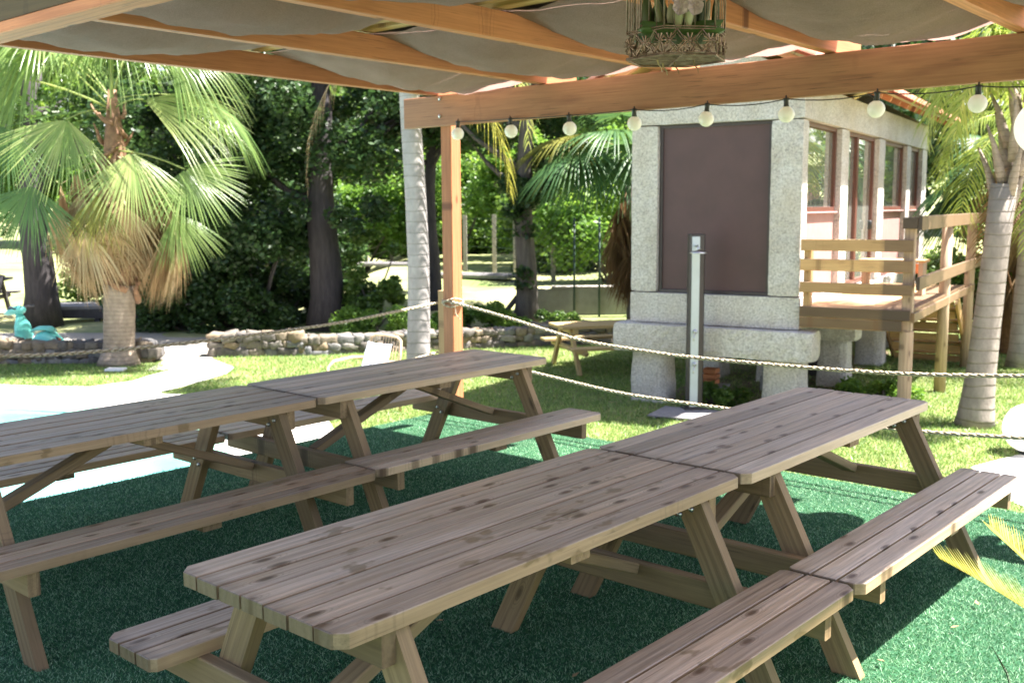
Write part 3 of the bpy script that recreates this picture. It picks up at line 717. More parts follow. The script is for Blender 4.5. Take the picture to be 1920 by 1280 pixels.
# bird cage with plants
bc = thing('bird_cage', 'hexagonal aged brass bird cage hanging from a rafter', 'bird cage', (.468, 2.98, 2.092))
HR = .142; hexp = [(HR * math.cos(R(60 * k + 8)), HR * math.sin(R(60 * k + 8))) for k in range(6)]
for k in range(6):
    a = Vector((*hexp[k], 0)); b_ = Vector((*hexp[(k + 1) % 6], 0)); e_ = b_ - a; L6 = e_.length; u_ = e_.normalized(); nrm = Vector((u_.y, -u_.x, 0))
    mb = MB()
    for z in (0, .004, .068, .074): mb.board(a + Vector((0, 0, z)), b_ + Vector((0, 0, z)), .008 if z in (0, .074) else .005, .003, c=.001)
    cell = L6 / 2
    for j in range(2):
        c_ = a + u_ * cell * (j + .5) + Vector((0, 0, .036))
        dm = [c_ + u_ * cell * .36, c_ + Vector((0, 0, .031)), c_ - u_ * cell * .36, c_ - Vector((0, 0, .031))]
        for q in range(4): mb.tube([dm[q], dm[(q + 1) % 4]], .0022, 5)
        dm2 = [c_ + (p - c_) * .68 for p in dm]
        for q in range(4): mb.tube([dm2[q], dm2[(q + 1) % 4]], .0012, 5)
    for j in range(3):
        c_ = a + u_ * (cell * j * .82 + L6 * .09) + Vector((0, 0, .036)) + nrm * .002
        mb.ball(c_, .005, 5)
        for q in range(10):
            an = q * math.pi / 5; tip = c_ + (u_ * math.cos(an) + Vector((0, 0, 1)) * math.sin(an)) * .021
            mb.tube([c_, tip], [.0012, .0026], 5)
    mb.build('ornate_band', M['brass'], bc)
    for j in range(5):
        mb = MB(); p = a + u_ * L6 * j / 5
        top = .30
        pts = [p + Vector((0, 0, .07)), p + Vector((0, 0, top))]
        for t in (.25, .5, .75, 1):
            f_ = math.cos(t * math.pi / 2) ** .8; pts.append(Vector((p.x * f_, p.y * f_, top + .11 * math.sin(t * math.pi / 2))))
        mb.tube(pts, .0016 if j else .0026, 6); mb.build('bar', M['brass'], bc, True)
mb = MB()
for k in range(11):
    y = -HR + 2 * HR * (k + .5) / 11; hx = min(HR * .98, (HR - abs(y)) / math.tan(R(30)) if abs(y) > HR * .5 else HR) ; hx = math.sqrt(max(HR ** 2 - y * y, 0)) * .96
    mb.board((-hx, y, .004), (hx, y, .004), .012, .003, c=.0008)
mb.board((0, -HR * .95, .001), (0, HR * .95, .001), .006, .002, up=(0, 0, 1), c=.0005)
mb.build('floor_grille', M['brass'], bc)
mb = MB(); mb.tube([(0, 0, .41), (.012, 0, .43), (0, 0, .45), (-.012, 0, .43), (0, 0, .41)], .0025, 6); mb.tube([(0, 0, .45), (0, 0, .52)], .0025, 6)
mb.build('hook', M['brass'], bc, True)
# plants inside the cage: a thing of its own
cp_ = thing('succulent_planting', 'green succulents and moss inside the hanging bird cage', 'succulents', (.468, 2.98, 2.105))
mb = MB(); mb.rock((0, 0, .062), .19, .19, .03, None, .2); mb.build('moss_bed', M['moss'], cp_, True)
for k in range(34):
    a = random.uniform(0, 6.28); r_ = random.uniform(.03, .115); x, y = r_ * math.cos(a), r_ * math.sin(a); h_ = random.uniform(.05, .12)
    mb = MB(); lean = Vector((math.cos(a), math.sin(a), 0)) * random.uniform(0, .3)
    pts = [Vector((x, y, .03)) + (lean + Vector((0, 0, 1))) * h_ * t + Vector((0, 0, .03)) for t in (0, .3, .6, .85, 1)]
    wd = random.uniform(.008, .017)
    mb.tube(pts, [wd * .5, wd, wd * 1.05, wd * .7, .002], 7, pv=random.random() ** 1.5); mb.build('succulent_leaf', M['succulent'], cp_, True)
# metal butterfly on the cage front
bf = thing('butterfly_ornament', 'dusty pink metal butterfly fixed to the front of the bird cage', 'ornament', (.472, 2.825, 2.225))
for sx in (-1, 1):
    for (cx_, cz_, rw, rh) in ((.026, .018, .028, .024), (.020, -.016, .021, .022)):
        mb = MB(); pts = []; ctr = Vector((sx * cx_, -.006, cz_))
        n9 = 18; vs = [ctr]
        for k in range(n9):
            a = 2 * math.pi * k / n9; wv = 1 + .07 * math.sin(a * 6)
            vs.append(ctr + Vector((math.cos(a) * rw * wv, -.012 * abs(math.cos(a)) , math.sin(a) * rh * wv)))
        vs += [v_ + Vector((0, .002, 0)) for v_ in vs]
        m9 = n9 + 1
        fs = [(0, 1 + k, 1 + (k + 1) % n9) for k in range(n9)] + [(m9, m9 + 1 + (k + 1) % n9, m9 + 1 + k) for k in range(n9)] + [(1 + k, m9 + 1 + k, m9 + 1 + (k + 1) % n9, 1 + (k + 1) % n9) for k in range(n9)]
        mb.add(vs, fs)
        for k in range(9): mb.tube([Vector((0, -.008, 0)), vs[1 + k * 2]], .0009, 4)
        mb.build('wing', M['lilac'], bf)
mb = MB(); mb.tube([(0, -.01, -.03), (0, -.012, 0), (0, -.01, .03)], [.002, .005, .002], 8); mb.build('body', M['lilac'], bf, True)
# roots hanging below the cage
mb = MB()
for x, y in ((-.055, -.02), (.0, .03), (.05, .0), (-.03, .05)):
    mb.tube([(x, y, .0), (x + .003, y, -.012), (x + .012, y, -.022), (x + .014, y, -.034)], [.003, .002, .0018, .001], 5)
mb.build('hanging_root', M['dead'], bc)

# ================================================================== granary on stone pillars
E_ = Vector((.857, -.515, 0)).normalized(); Fv = Vector((-E_.y, E_.x, 0)); GO = Vector((1.46, 12.634, 0))
GM = Matrix(((E_.x, Fv.x, 0, GO.x), (E_.y, Fv.y, 0, GO.y), (0, 0, 1, 0), (0, 0, 0, 1)))
def gthing(name, label, cat, e, f, z=GZ):
    q = GM @ Vector((e, f, 0)); return thing(name, label, cat, (q.x, q.y, z), math.atan2(E_.y, E_.x))
class GB(MB):
    """builder in granary coordinates (e, f, z) relative to a thing placed at (e0,f0,z0)"""
    def __init__(s, o): MB.__init__(s); s.o = o
    def build(s, name, mat, parent, smooth=False, mats=None):
        s.v = [(a - s.o[0], b - s.o[1], c - s.o[2]) for a, b, c in s.v]; return MB.build(s, name, mat, parent, smooth, mats)
g0 = (0, 0, GZ)
gr = gthing('granary', 'narrow granite granary raised on stone pillars, with tiled roof and brown shutter', 'granary', 0, 0)
GLEN = 8.0; GW = 2.08
def gbox(name, mat, e0, e1, f0, f1, z0, z1, parent=gr, lump=.0, ax=0):
    mb = GB(g0)
    if lump:
        # subdivided block with slightly uneven faces
        ne, nf, nz = max(int((e1 - e0) / .07), 2), max(int((f1 - f0) / .12), 2), max(int((z1 - z0) / .07), 2)
        idx = {}; vs = []
        def vid(i, j, k):
            if (i, j, k) not in idx:
                p = [e0 + (e1 - e0) * i / ne, f0 + (f1 - f0) * j / nf, z0 + (z1 - z0) * k / nz]
                edge = (i in (0, ne)) + (j in (0, nf)) + (k in (0, nz))
                s_ = 1.0
                for a_, (lo, hi, q, qn) in enumerate(((e0, e1, i, ne), (f0, f1, j, nf), (z0, z1, k, nz))):
                    if q == 0: p[a_] += lump * (.5 * (edge - 1) + random.random() * .7)
                    elif q == qn: p[a_] -= lump * (.5 * (edge - 1) + random.random() * .7)
                idx[(i, j, k)] = len(vs); vs.append(tuple(p))
            return idx[(i, j, k)]
        fs = []
        for i in range(ne):
            for j in range(nf):
                fs += [(vid(i, j, 0), vid(i, j + 1, 0), vid(i + 1, j + 1, 0), vid(i + 1, j, 0)), (vid(i, j, nz), vid(i + 1, j, nz), vid(i + 1, j + 1, nz), vid(i, j + 1, nz))]
            for k in range(nz):
                fs += [(vid(i, 0, k), vid(i + 1, 0, k), vid(i + 1, 0, k + 1), vid(i, 0, k + 1)), (vid(i, nf, k), vid(i, nf, k + 1), vid(i + 1, nf, k + 1), vid(i + 1, nf, k))]
        for j in range(nf):
            for k in range(nz):
                fs += [(vid(0, j, k), vid(0, j, k + 1), vid(0, j + 1, k + 1), vid(0, j + 1, k)), (vid(ne, j, k), vid(ne, j + 1, k), vid(ne, j + 1, k + 1), vid(ne, j, k + 1))]
        mb.add(vs, fs)
    else: mb.box(e0, e1, f0, f1, z0, z1, None, .006, ax)
    return mb.build(name, mat, parent)
# foundation beams, base course, frame
for f0 in (-.14, 2.0, 4.2, 6.4): gbox('stone_slab', M['granite'], -.18, GW + .2, f0, f0 + .42, -.07, .29, lump=.016)
gbox('base_course', M['granite'], -.002, GW + .012, .0, .30, .292, .66, lump=.005)
gbox('base_course', M['granite'], GW - .28, GW + .012, .302, GLEN, .292, .62, lump=.005)
gbox('base_course', M['granite'], 0, .28, .302, GLEN, .292, .62, lump=.005)
gbox('base_course', M['granite'], 0, GW, GLEN + .002, GLEN + .25, .292, .62, lump=.005)
gbox('granite_pillar', M['granite'], 0, .345, .004, .30, .664, 2.648, lump=.008)
gbox('granite_pillar', M['granite'], 1.71, GW, .004, .24, .664, 2.648, lump=.008)
gbox('lintel', M['granite'], -.005, GW + .01, .0, .30, 2.652, 3.05, lump=.005)
gbox('lintel', M['granite'], GW - .26, GW + .01, .304, 3.3, 2.652, 3.05, lump=.005)
gbox('lintel', M['granite'], GW - .26, GW + .01, 3.306, GLEN, 2.652, 3.05, lump=.005)
gbox('wall', M['granite'], 0, .25, .304, GLEN, .622, 3.05, lump=.005)
gbox('wall', M['granite'], .252, GW - .262, GLEN - .25, GLEN, .622, 3.05, lump=.005)
gbox('floor', M['granite'], .282, GW - .282, .31, GLEN - .26, .5, .6)
for f0, f1 in ((1.78, 2.18), (4.0, 4.42), (6.15, 6.5), (7.55, GLEN)):
    gbox('granite_pillar', M['granite'], GW - .26, GW, f0, f1, .624, 2.648, lump=.007)
# gable
for f0 in (.0, GLEN - .3):
    mb = GB(g0)
    poly = [(-.005, 3.054), (GW + .01, 3.054), (GW / 2, 3.66)]
    vs = [(p[0], f0, p[1]) for p in poly] + [(p[0], f0 + .3, p[1]) for p in poly]
    mb.add(vs, [(0, 1, 2), (3, 5, 4), (0, 3, 4, 1), (1, 4, 5, 2), (2, 5, 3, 0)])
    mb.build('gable', M['granite'], gr)
# shutter on the front
sh = gbox('shutter', M['panel'], .347, 1.708, .09, .13, .664, 2.648)
mb = GB(g0)
for (e0, e1, z0, z1) in ((.347, 1.708, .664, .70), (.347, 1.708, 2.612, 2.648), (.347, .383, .702, 2.610), (1.672, 1.708, .702, 2.610)):
    mb.box(e0, e1, .07, .088, z0, z1)
mb.build('frame', M['dark_alu'], sh)
# side windows and door
def swin(name, f0, f1, sill=True, door=False):
    zb = 1.62 if sill else .63
    gl_ = gbox('pane', M['glass'], GW - .13, GW - .11, f0 + .05, f1 - .05, zb + .05 if sill else .67, 2.60)
    fr = GB(g0)
    for (a, b_, z0, z1) in ((f0, f1, zb, zb + .055), (f0, f1, 2.60, 2.648), (f0, f0 + .055, zb + .057, 2.598), (f1 - .055, f1, zb + .057, 2.598)):
        fr.box(GW - .16, GW - .07, a, b_, z0, z1, None, .003)
    if door: fr.box(GW - .15, GW - .065, (f0 + f1) / 2 - .2, (f0 + f1) / 2 - .1, zb + .057, 2.598, None, .003)
    w_ = fr.build(name, M['frame_brown'], gr); gl_.parent = w_
    if sill:
        lo = gbox('panel_board', M['pink'], GW - .15, GW - .08, f0, f1, .624, 1.60, w_)
        sl = gbox('sill', M['pink'], GW - .16, GW - .03, f0, f1, 1.602, 1.618, w_)
    return w_
swin('window', .245, 1.777); dw = swin('sliding_door', 2.183, 3.997, False, True); swin('window', 4.423, 6.147); swin('window', 6.503, 7.547)
mb = GB(g0); mb.lathe([(.02, 0), (.03, .01), (.03, .12), (.02, .13)], 10, (GW - .05, 3.75, 1.35)); mb.build('handle', M['black'], dw, True)
# roof: two pitches with tile rolls, rafters tails
rise = math.atan2(.66, GW / 2 + .45)
for sg in (-1, 1):
    mb = GB(g0); ev = GW / 2 + sg * (GW / 2 + .45); tw = .22; nt_ = int((GLEN + .55) / tw)
    slope = Vector((sg * (GW / 2 + .45), 0, -.70)); Ls = slope.length; sn = slope.normalized(); up_ = Vector((0, 1, 0)).cross(sn) * (1 if True else 1)
    if up_.z < 0: up_ = -up_
    ridge = Vector((GW / 2, 0, 3.82))
    courses = 5
    for i in range(nt_ + 1):
        fc = -.3 + i * tw
        for cnum in range(courses):
            a = ridge + sn * (Ls * cnum / courses) + Vector((0, fc, 0)); b_ = ridge + sn * (Ls * (cnum + 1) / courses + .04) + Vector((0, fc, 0)); lift = up_ * .018
            sec = []
            for q, l_ in ((a, 0), (b_, 1)):
                for k in range(7):
                    an = math.pi * k / 6; sec.append(q + Vector((0, -math.cos(an) * .105, 0)) + up_ * (math.sin(an) * .06) + lift * l_)
            mb.add(sec, [(k, k + 1, 8 + k, 7 + k) for k in range(6)] + [tuple(range(7, 14))])
    mb.build('roof_tiles', M['terracotta'], gr, True)
    mb = GB(g0)
    a0 = ridge + Vector((0, -.35, 0)) - up_ * .035; 
    mb.board(a0 + sn * Ls / 2, a0 + sn * Ls / 2 + Vector((0, GLEN + .6, 0)), Ls + .02, .03, up=up_); mb.build('roof_boarding', M['batten'], gr)
    mb = GB(g0)
    for i in range(15):
        fc = -.2 + i * .58; mb.board(a0 + sn * .3 + Vector((0, fc + .3, 0)) - up_ * .05, a0 + sn * (Ls - .02) + Vector((0, fc + .3, 0)) - up_ * .05, .06, .07, up=up_)
    mb.build('rafter_tails', M['pergola'], gr)
# supporting pillars
for (e0, e1, f0, f1, z0) in ((.0, .50, .0, .34, GZ), (1.66, 2.14, .0, .36, GZ), (.95, 1.25, 2.05, 2.35, GZ), (1.75, 2.15, 2.1, 2.5, GZ), (0, .45, 2.1, 2.5, GZ), (1.75, 2.15, 4.3, 4.75, GZ), (0, .45, 4.3, 4.7, GZ), (1.75, 2.15, 6.5, 6.9, GZ), (0, .45, 6.5, 6.9, GZ)):
    mb = GB(g0); h_ = .63 - .002 + .0; ce, cf = (e0 + e1) / 2, (f0 + f1) / 2
    prof = []; sy_ = random.random() * 6
    for k in range(9):
        t = k / 8; s_ = 1.04 - .09 * t + .012 * math.sin(t * 7 + sy_)
        prof.append((s_, GZ - .03 + (h_ + .03) * t))
    vs = []; n12 = 16
    for s_, z in prof:
        for q in range(n12):
            a = 2 * math.pi * q / n12; ca, sa = math.cos(a), math.sin(a)
            rr = (abs(ca) ** 8 + abs(sa) ** 8) ** (-1 / 8) * (1 + random.uniform(-.02, .02))
            vs.append((ce + ca * rr * s_ * (e1 - e0) / 2, cf + sa * rr * s_ * (f1 - f0) / 2, z))
    fs = [(i * n12 + q, i * n12 + (q + 1) % n12, (i + 1) * n12 + (q + 1) % n12, (i + 1) * n12 + q) for i in range(8) for q in range(n12)] + [tuple(range(8 * n12, 9 * n12))]
    mb.add(vs, fs); mb.build('support_pillar', M['granite'], gr, True)
# things stored underneath
ct = gthing('blue_tarpaulin', 'crumpled blue tarpaulin stored under the granary', 'tarpaulin', 1.35, 3.1)
mb = MB(); mb.rock((0, 0, .42), .62, .5, .26, None, .25, sub=3); mb.build('tarpaulin_folds', M['blue_tarp'], ct, True)
mb = MB(); mb.box(-.3, .3, -.22, .22, .0, .28); mb.build('crate_base', M['darkwood'], ct)
for (e, f, z, lab) in ((1.42, 1.5, 0, 'lower grey cinder block under the granary'), (1.45, 1.5, .205, 'upper grey cinder block stacked under the granary')):
    t = gthing('cinder_block', lab, 'block', e, f, GZ + z)
    mb = MB()
    for (x0, x1, y0, y1) in ((-.2, .2, -.1, -.07), (-.2, .2, .07, .1), (-.2, -.17, -.068, .068), (.17, .2, -.068, .068), (-.015, .015, -.068, .068)): mb.box(x0, x1, y0, y1, .0, .2)
    mb.build('block_shell', M['block'], t)
t = gthing('stored_crate', 'small orange wooden crate on a board under the granary', 'crate', .72, .9, GZ)
mb = MB(); mb.box(-.22, .22, -.15, .15, .10, .13); mb.box(-.2, -.14, -.1, .1, 0, .098); mb.box(.14, .2, -.1, .1, 0, .098); mb.build('board', M['block'], t)
mb = MB()
for z in (.14, .21, .28): mb.box(-.08, .1, -.09, -.075, z, z + .055); mb.box(-.08, .1, .075, .09, z, z + .055); mb.box(-.08, -.065, -.073, .073, z, z + .055); mb.box(.085, .1, -.073, .073, z, z + .055)
mb.build('slats', M['pergola'], t)
q = [GM @ Vector((a, b_, 0)) for a, b_ in ((.25, .2), (2.0, .2), (2.0, 7.5), (.1, 7.5))]
poly_sheet('bare_earth', [(p.x, p.y) for p in q], GZ + .010, M['soil'])

# deck along the granary
dk = gthing('wooden_deck', 'raised timber deck with plank railing along the side of the granary', 'deck', 2.1, 0)
dz0 = (2.1, 0, GZ)
def dboard(name, a, b_, wd, th, mat=M['deck'], up=(0, 0, 1), parent=dk, pv=None):
    mb = GB(dz0); mb.board(a, b_, wd, th, up, .005, pv=pv); return mb.build(name, mat, parent)
mb = GB(dz0); k = 0; f = .0
while f < 4.0:
    mb.board((2.105, f + .07, .555), (3.28, f + .07, .555), .135, .03); f += .142
mb.build('floor_boards', M['deck'], dk)
dboard('fascia', (2.1, -.03, .515), (3.28, -.03, .515), .035, .115, pv=.8); dboard('fascia', (2.1, -.025, .395), (3.2, -.025, .395), .04, .115, pv=.6)
dboard('fascia', (3.30, .0, .49), (3.30, 4.9, .49), .035, .10)
dboard('joist', (2.4, .02, .475), (2.4, 4.1, .475), .06, .12); dboard('joist', (2.85, .02, .475), (2.85, 4.1, .475), .06, .12)
for (e, f, zt, r_) in ((3.235, .06, 1.60, .075), (3.25, 2.46, 1.52, .075), (3.25, 4.8, 1.52, .075)):
    mb = GB(dz0)
    if f < .1:
        mb.tube([(e, f, GZ), (e, f, .34)], [r_, r_ * .96], 14); mb.board((e, f, .342), (e, f, 1.55), .11, .10, up=(0, 1, 0))
        mb.build('post', M['log'], dk)
    else:
        mb.tube([(e, f, GZ), (e, f, .4), (e + .01, f, zt)], [r_, r_ * .93, r_ * .88], 14); mb.build('post', M['log'], dk, True)
mb = GB(dz0); mb.board((2.17, .02, .575), (2.17, .02, 1.24), .08, .09, up=(0, 1, 0)); mb.build('post', M['deck'], dk)
for z, h_ in ((1.26, .13), (1.04, .13), (.79, .115)): dboard('rail', (2.10, -.045, z), (3.29, -.045, z), .035, h_)
dboard('rail', (3.345, -.05, 1.50), (3.345, 5.5, 1.50), .04, .15); dboard('rail', (3.345, -.05, .86), (3.345, 5.5, .86), .04, .14)
dboard('rail', (3.17, -.03, 1.50), (3.32, -.03, 1.50), .04, .12)
# stairs down from the far part of the deck
stx = gthing('timber_stairs', 'open timber steps going down behind the granary deck', 'stairs', 3.0, 5.6)
sz0 = (3.0, 5.6, GZ)
for k in range(6):
    z = .38 - k * .19; f = 4.3 + k * .22
    mb = GB(sz0); mb.board((2.14, f, z), (3.16, f, z), .24, .035); mb.build('tread', M['deck'], stx)
    mb = GB(sz0); mb.board((2.16, f - .105, z - .085), (3.14, f - .105, z - .085), .02, .11); mb.build('riser', M['batten'], stx)
for e in (2.115, 3.185):
    mb = GB(sz0); mb.board((e, 4.15, .36), (e, 5.5, -.66), .04, .18); mb.build('stringer', M['deck'], stx)
bt = gthing('deck_bench', 'low brown timber bench standing on the granary deck', 'bench', 2.65, 2.2, .57)
bz0 = (2.65, 2.2, .57)
mb = GB(bz0); mb.board((2.3, 2.0, 1.0), (3.1, 2.0, 1.0), .14, .03); mb.board((2.3, 2.16, 1.0), (3.1, 2.16, 1.0), .14, .03); mb.build('seat', M['deck'], bt)
for e in (2.36, 3.04):
    mb = GB(bz0); mb.board((e, 2.08, .575), (e, 2.08, .984), .06, .26, up=(0, 1, 0)); mb.build('leg', M['log'], bt)
mb = GB(bz0); mb.board((2.38, 2.08, .90), (3.02, 2.08, .90), .04, .12); mb.build('apron', M['pergola'], bt)

# solar shower
sw = thing('garden_shower', 'tall white and dark garden shower column in front of the granary', 'shower', (2.124, 11.86, GZ), R(8))
mb = MB(); mb.prism([(-.085, -.035), (-.07, -.055), (.08, -.055), (.10, -.03), (.10, .05), (.08, .07), (-.07, .07), (-.085, .05)], .06, 2.08, .01); mb.build('column', M['dark_alu'], sw)
mb = MB(); mb.box(-.066, .026, -.066, -.0555, .075, 2.05, None, .003); mb.build('front_panel', M['pale_metal'], sw)
mb = MB(); mb.box(-.125, .15, -.10, .11, .0, .06, None, .01); mb.build('base', M['black'], sw)
mb = MB(); mb.tube([(-.02, -.066, 1.94), (-.03, -.14, 1.95), (-.045, -.22, 1.91)], .012, 8); hd = mb.build('arm', M['steel'], sw, True)
mb = MB(); mb.lathe([(.095, .0), (.10, .008), (.085, .022), (.03, .034), (.012, .045)], 20, (-.05, -.24, 1.865)); mb.build('shower_head', M['steel'], sw, True)
for z in (.96, .58):
    mb = MB(); mb.lathe([(.022, 0), (.024, .03), (.016, .04)], 12, (0, 0, 0), Matrix.Translation((-.02, -.066, z)) @ Matrix.Rotation(R(90), 4, 'X')); mb.tube([(-.02, -.10, z), (-.05, -.13, z - .06), (-.055, -.14, z - .10)], .007, 6)
    mb.build('tap', M['steel'], sw, True)
mat_ = thing('duckboard', 'grey slatted board lying on the lawn at the foot of the shower', 'duckboard', (1.98, 11.62, GZ + .012), R(-28)); mat_.scale = (.62, .7, 1)
mb = MB()
for k in range(9): mb.box(-.55, .55, -.42 + k * .095, -.34 + k * .095, .012, .03)
mb.build('slats', M['slate'], mat_)
mb = MB()
for x in (-.45, 0, .4): mb.box(x, x + .05, -.42, .42, -.008, .0115)
mb.build('bearers', M['slate'], mat_)

# ================================================================== distant picnic table of round logs
def log_table(label, loc, rz, s=1, mat=M['far_log']):
    t = thing('picnic_table', label, 'picnic table', loc, rz); t.scale = (s, s, s)
    mb = MB()
    for i in range(6): mb.box(-.95, .95, -.36 + i * .122, -.36 + i * .122 + .114, .70, .745)
    mb.build('table_top', mat, t)
    for sg in (-1, 1):
        mb = MB()
        for i in range(2): y = sg * (.62 + i * .13); mb.box(-.95, .95, y - .058, y + .058, .41, .45)
        mb.build('seat', mat, t)
        mb = MB(); x = sg * .72
        mb.tube([(x, -.80, .365), (x, .80, .365)], .045, 12); mb.build('seat_crossbar', mat, t, True)
        mb = MB(); mb.board((x, -.34, .655), (x, .34, .655), .08, .08); mb.build('top_crossbar', mat, t)
        for s2 in (-1, 1):
            mb = MB(); mb.board((x + .05 * sg, s2 * .66, .0), (x + .05 * sg, s2 * .22, .69), .09, .06, up=(1, 0, 0)); mb.build('leg', mat, t)
    return t
log_table('pale log picnic table on the shaded lawn behind the granary corner', (1.48, 15.25, GZ), R(16), .92)
# far left dark table
log_table('dark picnic table far off at the left edge, beyond the gravel road', (-12.6, 23.2, GZ), R(10), 1.2, M['darkwood'])

# wicker chair with cushion
ch = thing('wicker_chair', 'pale rattan armchair with a white cushion on the lawn behind the picnic table', 'chair', (-1.72, 12.0, GZ), R(48))
# local: seat faces -x ; back at +x side leaning
mb = MB()
bk = [(.18, -.30, .36), (.27, -.30, .66), (.31, -.27, .84), (.32, -.2, .875), (.325, 0, .885), (.32, .2, .875), (.31, .27, .84), (.27, .30, .66), (.18, .30, .36)]
mb.tube(bk, .016, 8); mb.build('back_frame', M['rattan'], ch, True)
for k in range(11):
    y = -.25 + k * .05; mb = MB(); mb.tube([(.19, y * .9, .38), (.27, y * .97, .62), (.32, y, .872 - abs(y) * .05)], .006, 6); mb.build('back_spindle', M['rattan'], ch, True)
for sg in (-1, 1):
    mb = MB(); mb.tube([(.25, sg * .30, .60), (.05, sg * .33, .62), (-.22, sg * .34, .60), (-.30, sg * .34, .54), (-.33, sg * .33, .30), (-.34, sg * .32, .0)], .018, 8); mb.build('armrest', M['rattan'], ch, True)
    mb = MB(); mb.tube([(.20, sg * .29, .40), (.27, sg * .28, .0)], .017, 8); mb.build('leg', M['rattan'], ch, True)
mb = MB(); mb.box(-.32, .20, -.29, .29, .36, .40, None, .01); mb.build('seat', M['rattan'], ch)
def cushion(loc, rot, sx, sy, sz, label, name='cushion'):
    o = thing(name, label, 'cushion', loc); o.rotation_euler = rot; n = 12; vs = []; 
    for s in (1, -1):
        for i in range(n + 1):
            for j in range(n + 1):
                x = i / n * 2 - 1; y = j / n * 2 - 1; puff = ((1 - x ** 4) * (1 - y ** 4)) ** .5
                k = 1 - .06 * (1 - abs(y)) * abs(x) ** 2 
                vs.append((x * sx / 2 * (1 - .06 * (1 - y * y) * abs(x)), y * sy / 2 * (1 - .06 * (1 - x * x) * abs(y)), s * (sz / 2 * puff + .004 * math.sin(x * 9 + y * 5))))
    m_ = (n + 1) ** 2
    fs = [(i * (n + 1) + j, (i + 1) * (n + 1) + j, (i + 1) * (n + 1) + j + 1, i * (n + 1) + j + 1) for i in range(n) for j in range(n)]
    fs += [tuple(m_ + a for a in f_[::-1]) for f_ in fs]
    mb = MB(); mb.add(vs, fs); mb.build('cover', M['cloth_white'], o, True)
cm = Matrix.Translation(ch.location) @ Matrix.Rotation(R(48), 4, 'Z')
cushion(cm @ Vector((.14, 0, .60)), (0, R(-70), R(48)), .44, .44, .12, 'white back cushion leaning in the rattan armchair')
cushion(cm @ Vector((-.08, 0, .44)), (0, 0, R(48)), .48, .52, .09, 'white seat cushion lying flat in the rattan armchair')

# turquoise scooter
st_ = thing('scooter', 'turquoise motor scooter parked behind the low stone wall at the left', 'scooter', (-8.05, 16.75, GZ - .0), R(-15)); st_.scale = (.9, .9, .9)
def sweep(name, secs, mat, parent, n=14):
    """sections: (x, z, halfwidth y, half-thickness along normal, tilt)"""
    mb = MB(); vs = []
    for (x, z, hy, ht, ti) in secs:
        for k in range(n):
            a = 2 * math.pi * k / n; dy = math.cos(a) * hy; dt = math.sin(a) * ht
            vs.append((x + dt * math.cos(ti), dy, z + dt * math.sin(ti)))
    m_ = len(secs)
    fs = [(i * n + k, i * n + (k + 1) % n, (i + 1) * n + (k + 1) % n, (i + 1) * n + k) for i in range(m_ - 1) for k in range(n)] + [tuple(range(n - 1, -1, -1)), tuple(range((m_ - 1) * n, m_ * n))]
    mb.add(vs, fs); return mb.build(name, mat, parent, True)
sweep('handlebar_head', [(-.34, .80, .02, .02, 1.57), (-.26, .82, .06, .05, 1.57), (-.14, .86, .09, .08, 1.4), (-.04, .88, .11, .09, 1.3), (.05, .87, .10, .07, 1.3), (.09, .86, .05, .04, 1.3)], M['teal'], st_)
sweep('leg_shield', [(-.04, .84, .06, .05, 0), (.0, .74, .10, .055, .2), (.03, .6, .20, .05, .2), (.06, .42, .24, .06, .1), (.02, .25, .22, .07, 0), (.0, .14, .16, .09, 0)], M['teal'], st_)
sweep('rear_body', [(.12, .16, .14, .05, 1.57), (.28, .22, .20, .12, 1.4), (.42, .34, .24, .17, 1.3), (.60, .36, .25, .16, 1.5), (.76, .30, .2, .11, 1.7), (.86, .24, .08, .04, 1.8)], M['teal'], st_)
sweep('saddle', [(.26, .50, .08, .03, 1.57), (.40, .55, .13, .045, 1.57), (.58, .56, .13, .04, 1.57), (.7, .52, .08, .03, 1.57)], M['teal'], st_)
for x in (-.05, .66):
    mb = MB(); mb.lathe([(.10, -.05), (.19, -.045), (.215, -.02), (.215, .02), (.19, .045), (.10, .05)], 24, (0, 0, 0), Matrix.Translation((x, 0, .215)) @ Matrix.Rotation(R(90), 4, 'X')); wh = mb.build('wheel', M['teal_dark'], st_, True)
for sg in (-1, 1):
    mb = MB(); mb.tube([(-.02, sg * .08, .90), (.0, sg * .2, .93), (.03, sg * .33, .93)], .017, 8); mb.build('handlebar', M['teal_dark'], st_, True)
mb = MB(); mb.ball((.80, 0, .36), .03, 8); mb.build('tail_light', M['rust'], st_, True)
mb = MB(); mb.ball((-.17, 0, .89), .055, 10, (1, 1, 1)); mb.build('headlight', M['steel'], st_, True)

# ================================================================== dry stone walls
def stone_wall(label, pts, h, th=.38):
    P_ = [Vector((x, y, GZ)) for x, y in pts]; o = P_[0].copy(); mb = MB()
    for a, b_ in zip(P_, P_[1:]):
        d = (b_ - a); L = d.length; u_ = d.normalized(); nrm = Vector((-u_.y, u_.x, 0)); rot = Matrix(((u_.x, nrm.x, 0, 0), (u_.y, nrm.y, 0, 0), (0, 0, 1, 0), (0, 0, 0, 1)))
        z = -.03; row = 0
        while z < h - .04:
            rh = random.uniform(.10, .16); x = -.05
            while x < L:
                rw = random.uniform(.10, .30)
                for side in (-1, 1):
                    c_ = a - o + rot.to_3x3() @ Vector((x + rw / 2, side * th * .25 + random.uniform(-.02, .02), 0)) + Vector((0, 0, z + rh / 2))
                    Mx = Matrix.Translation(c_) @ rot @ Matrix.Rotation(random.uniform(-.25, .25), 4, 'Y')
                    mb.rock((0, 0, 0), rw * 1.03, th * .56, rh * random.uniform(.85, 1.3), Mx, .14, sub=2)
                x += rw
            z += rh; row += 1
    ob = mb.build('stone_wall', M['stone'], None, True); ob.location = o; tag(ob, label, 'stone wall'); return ob
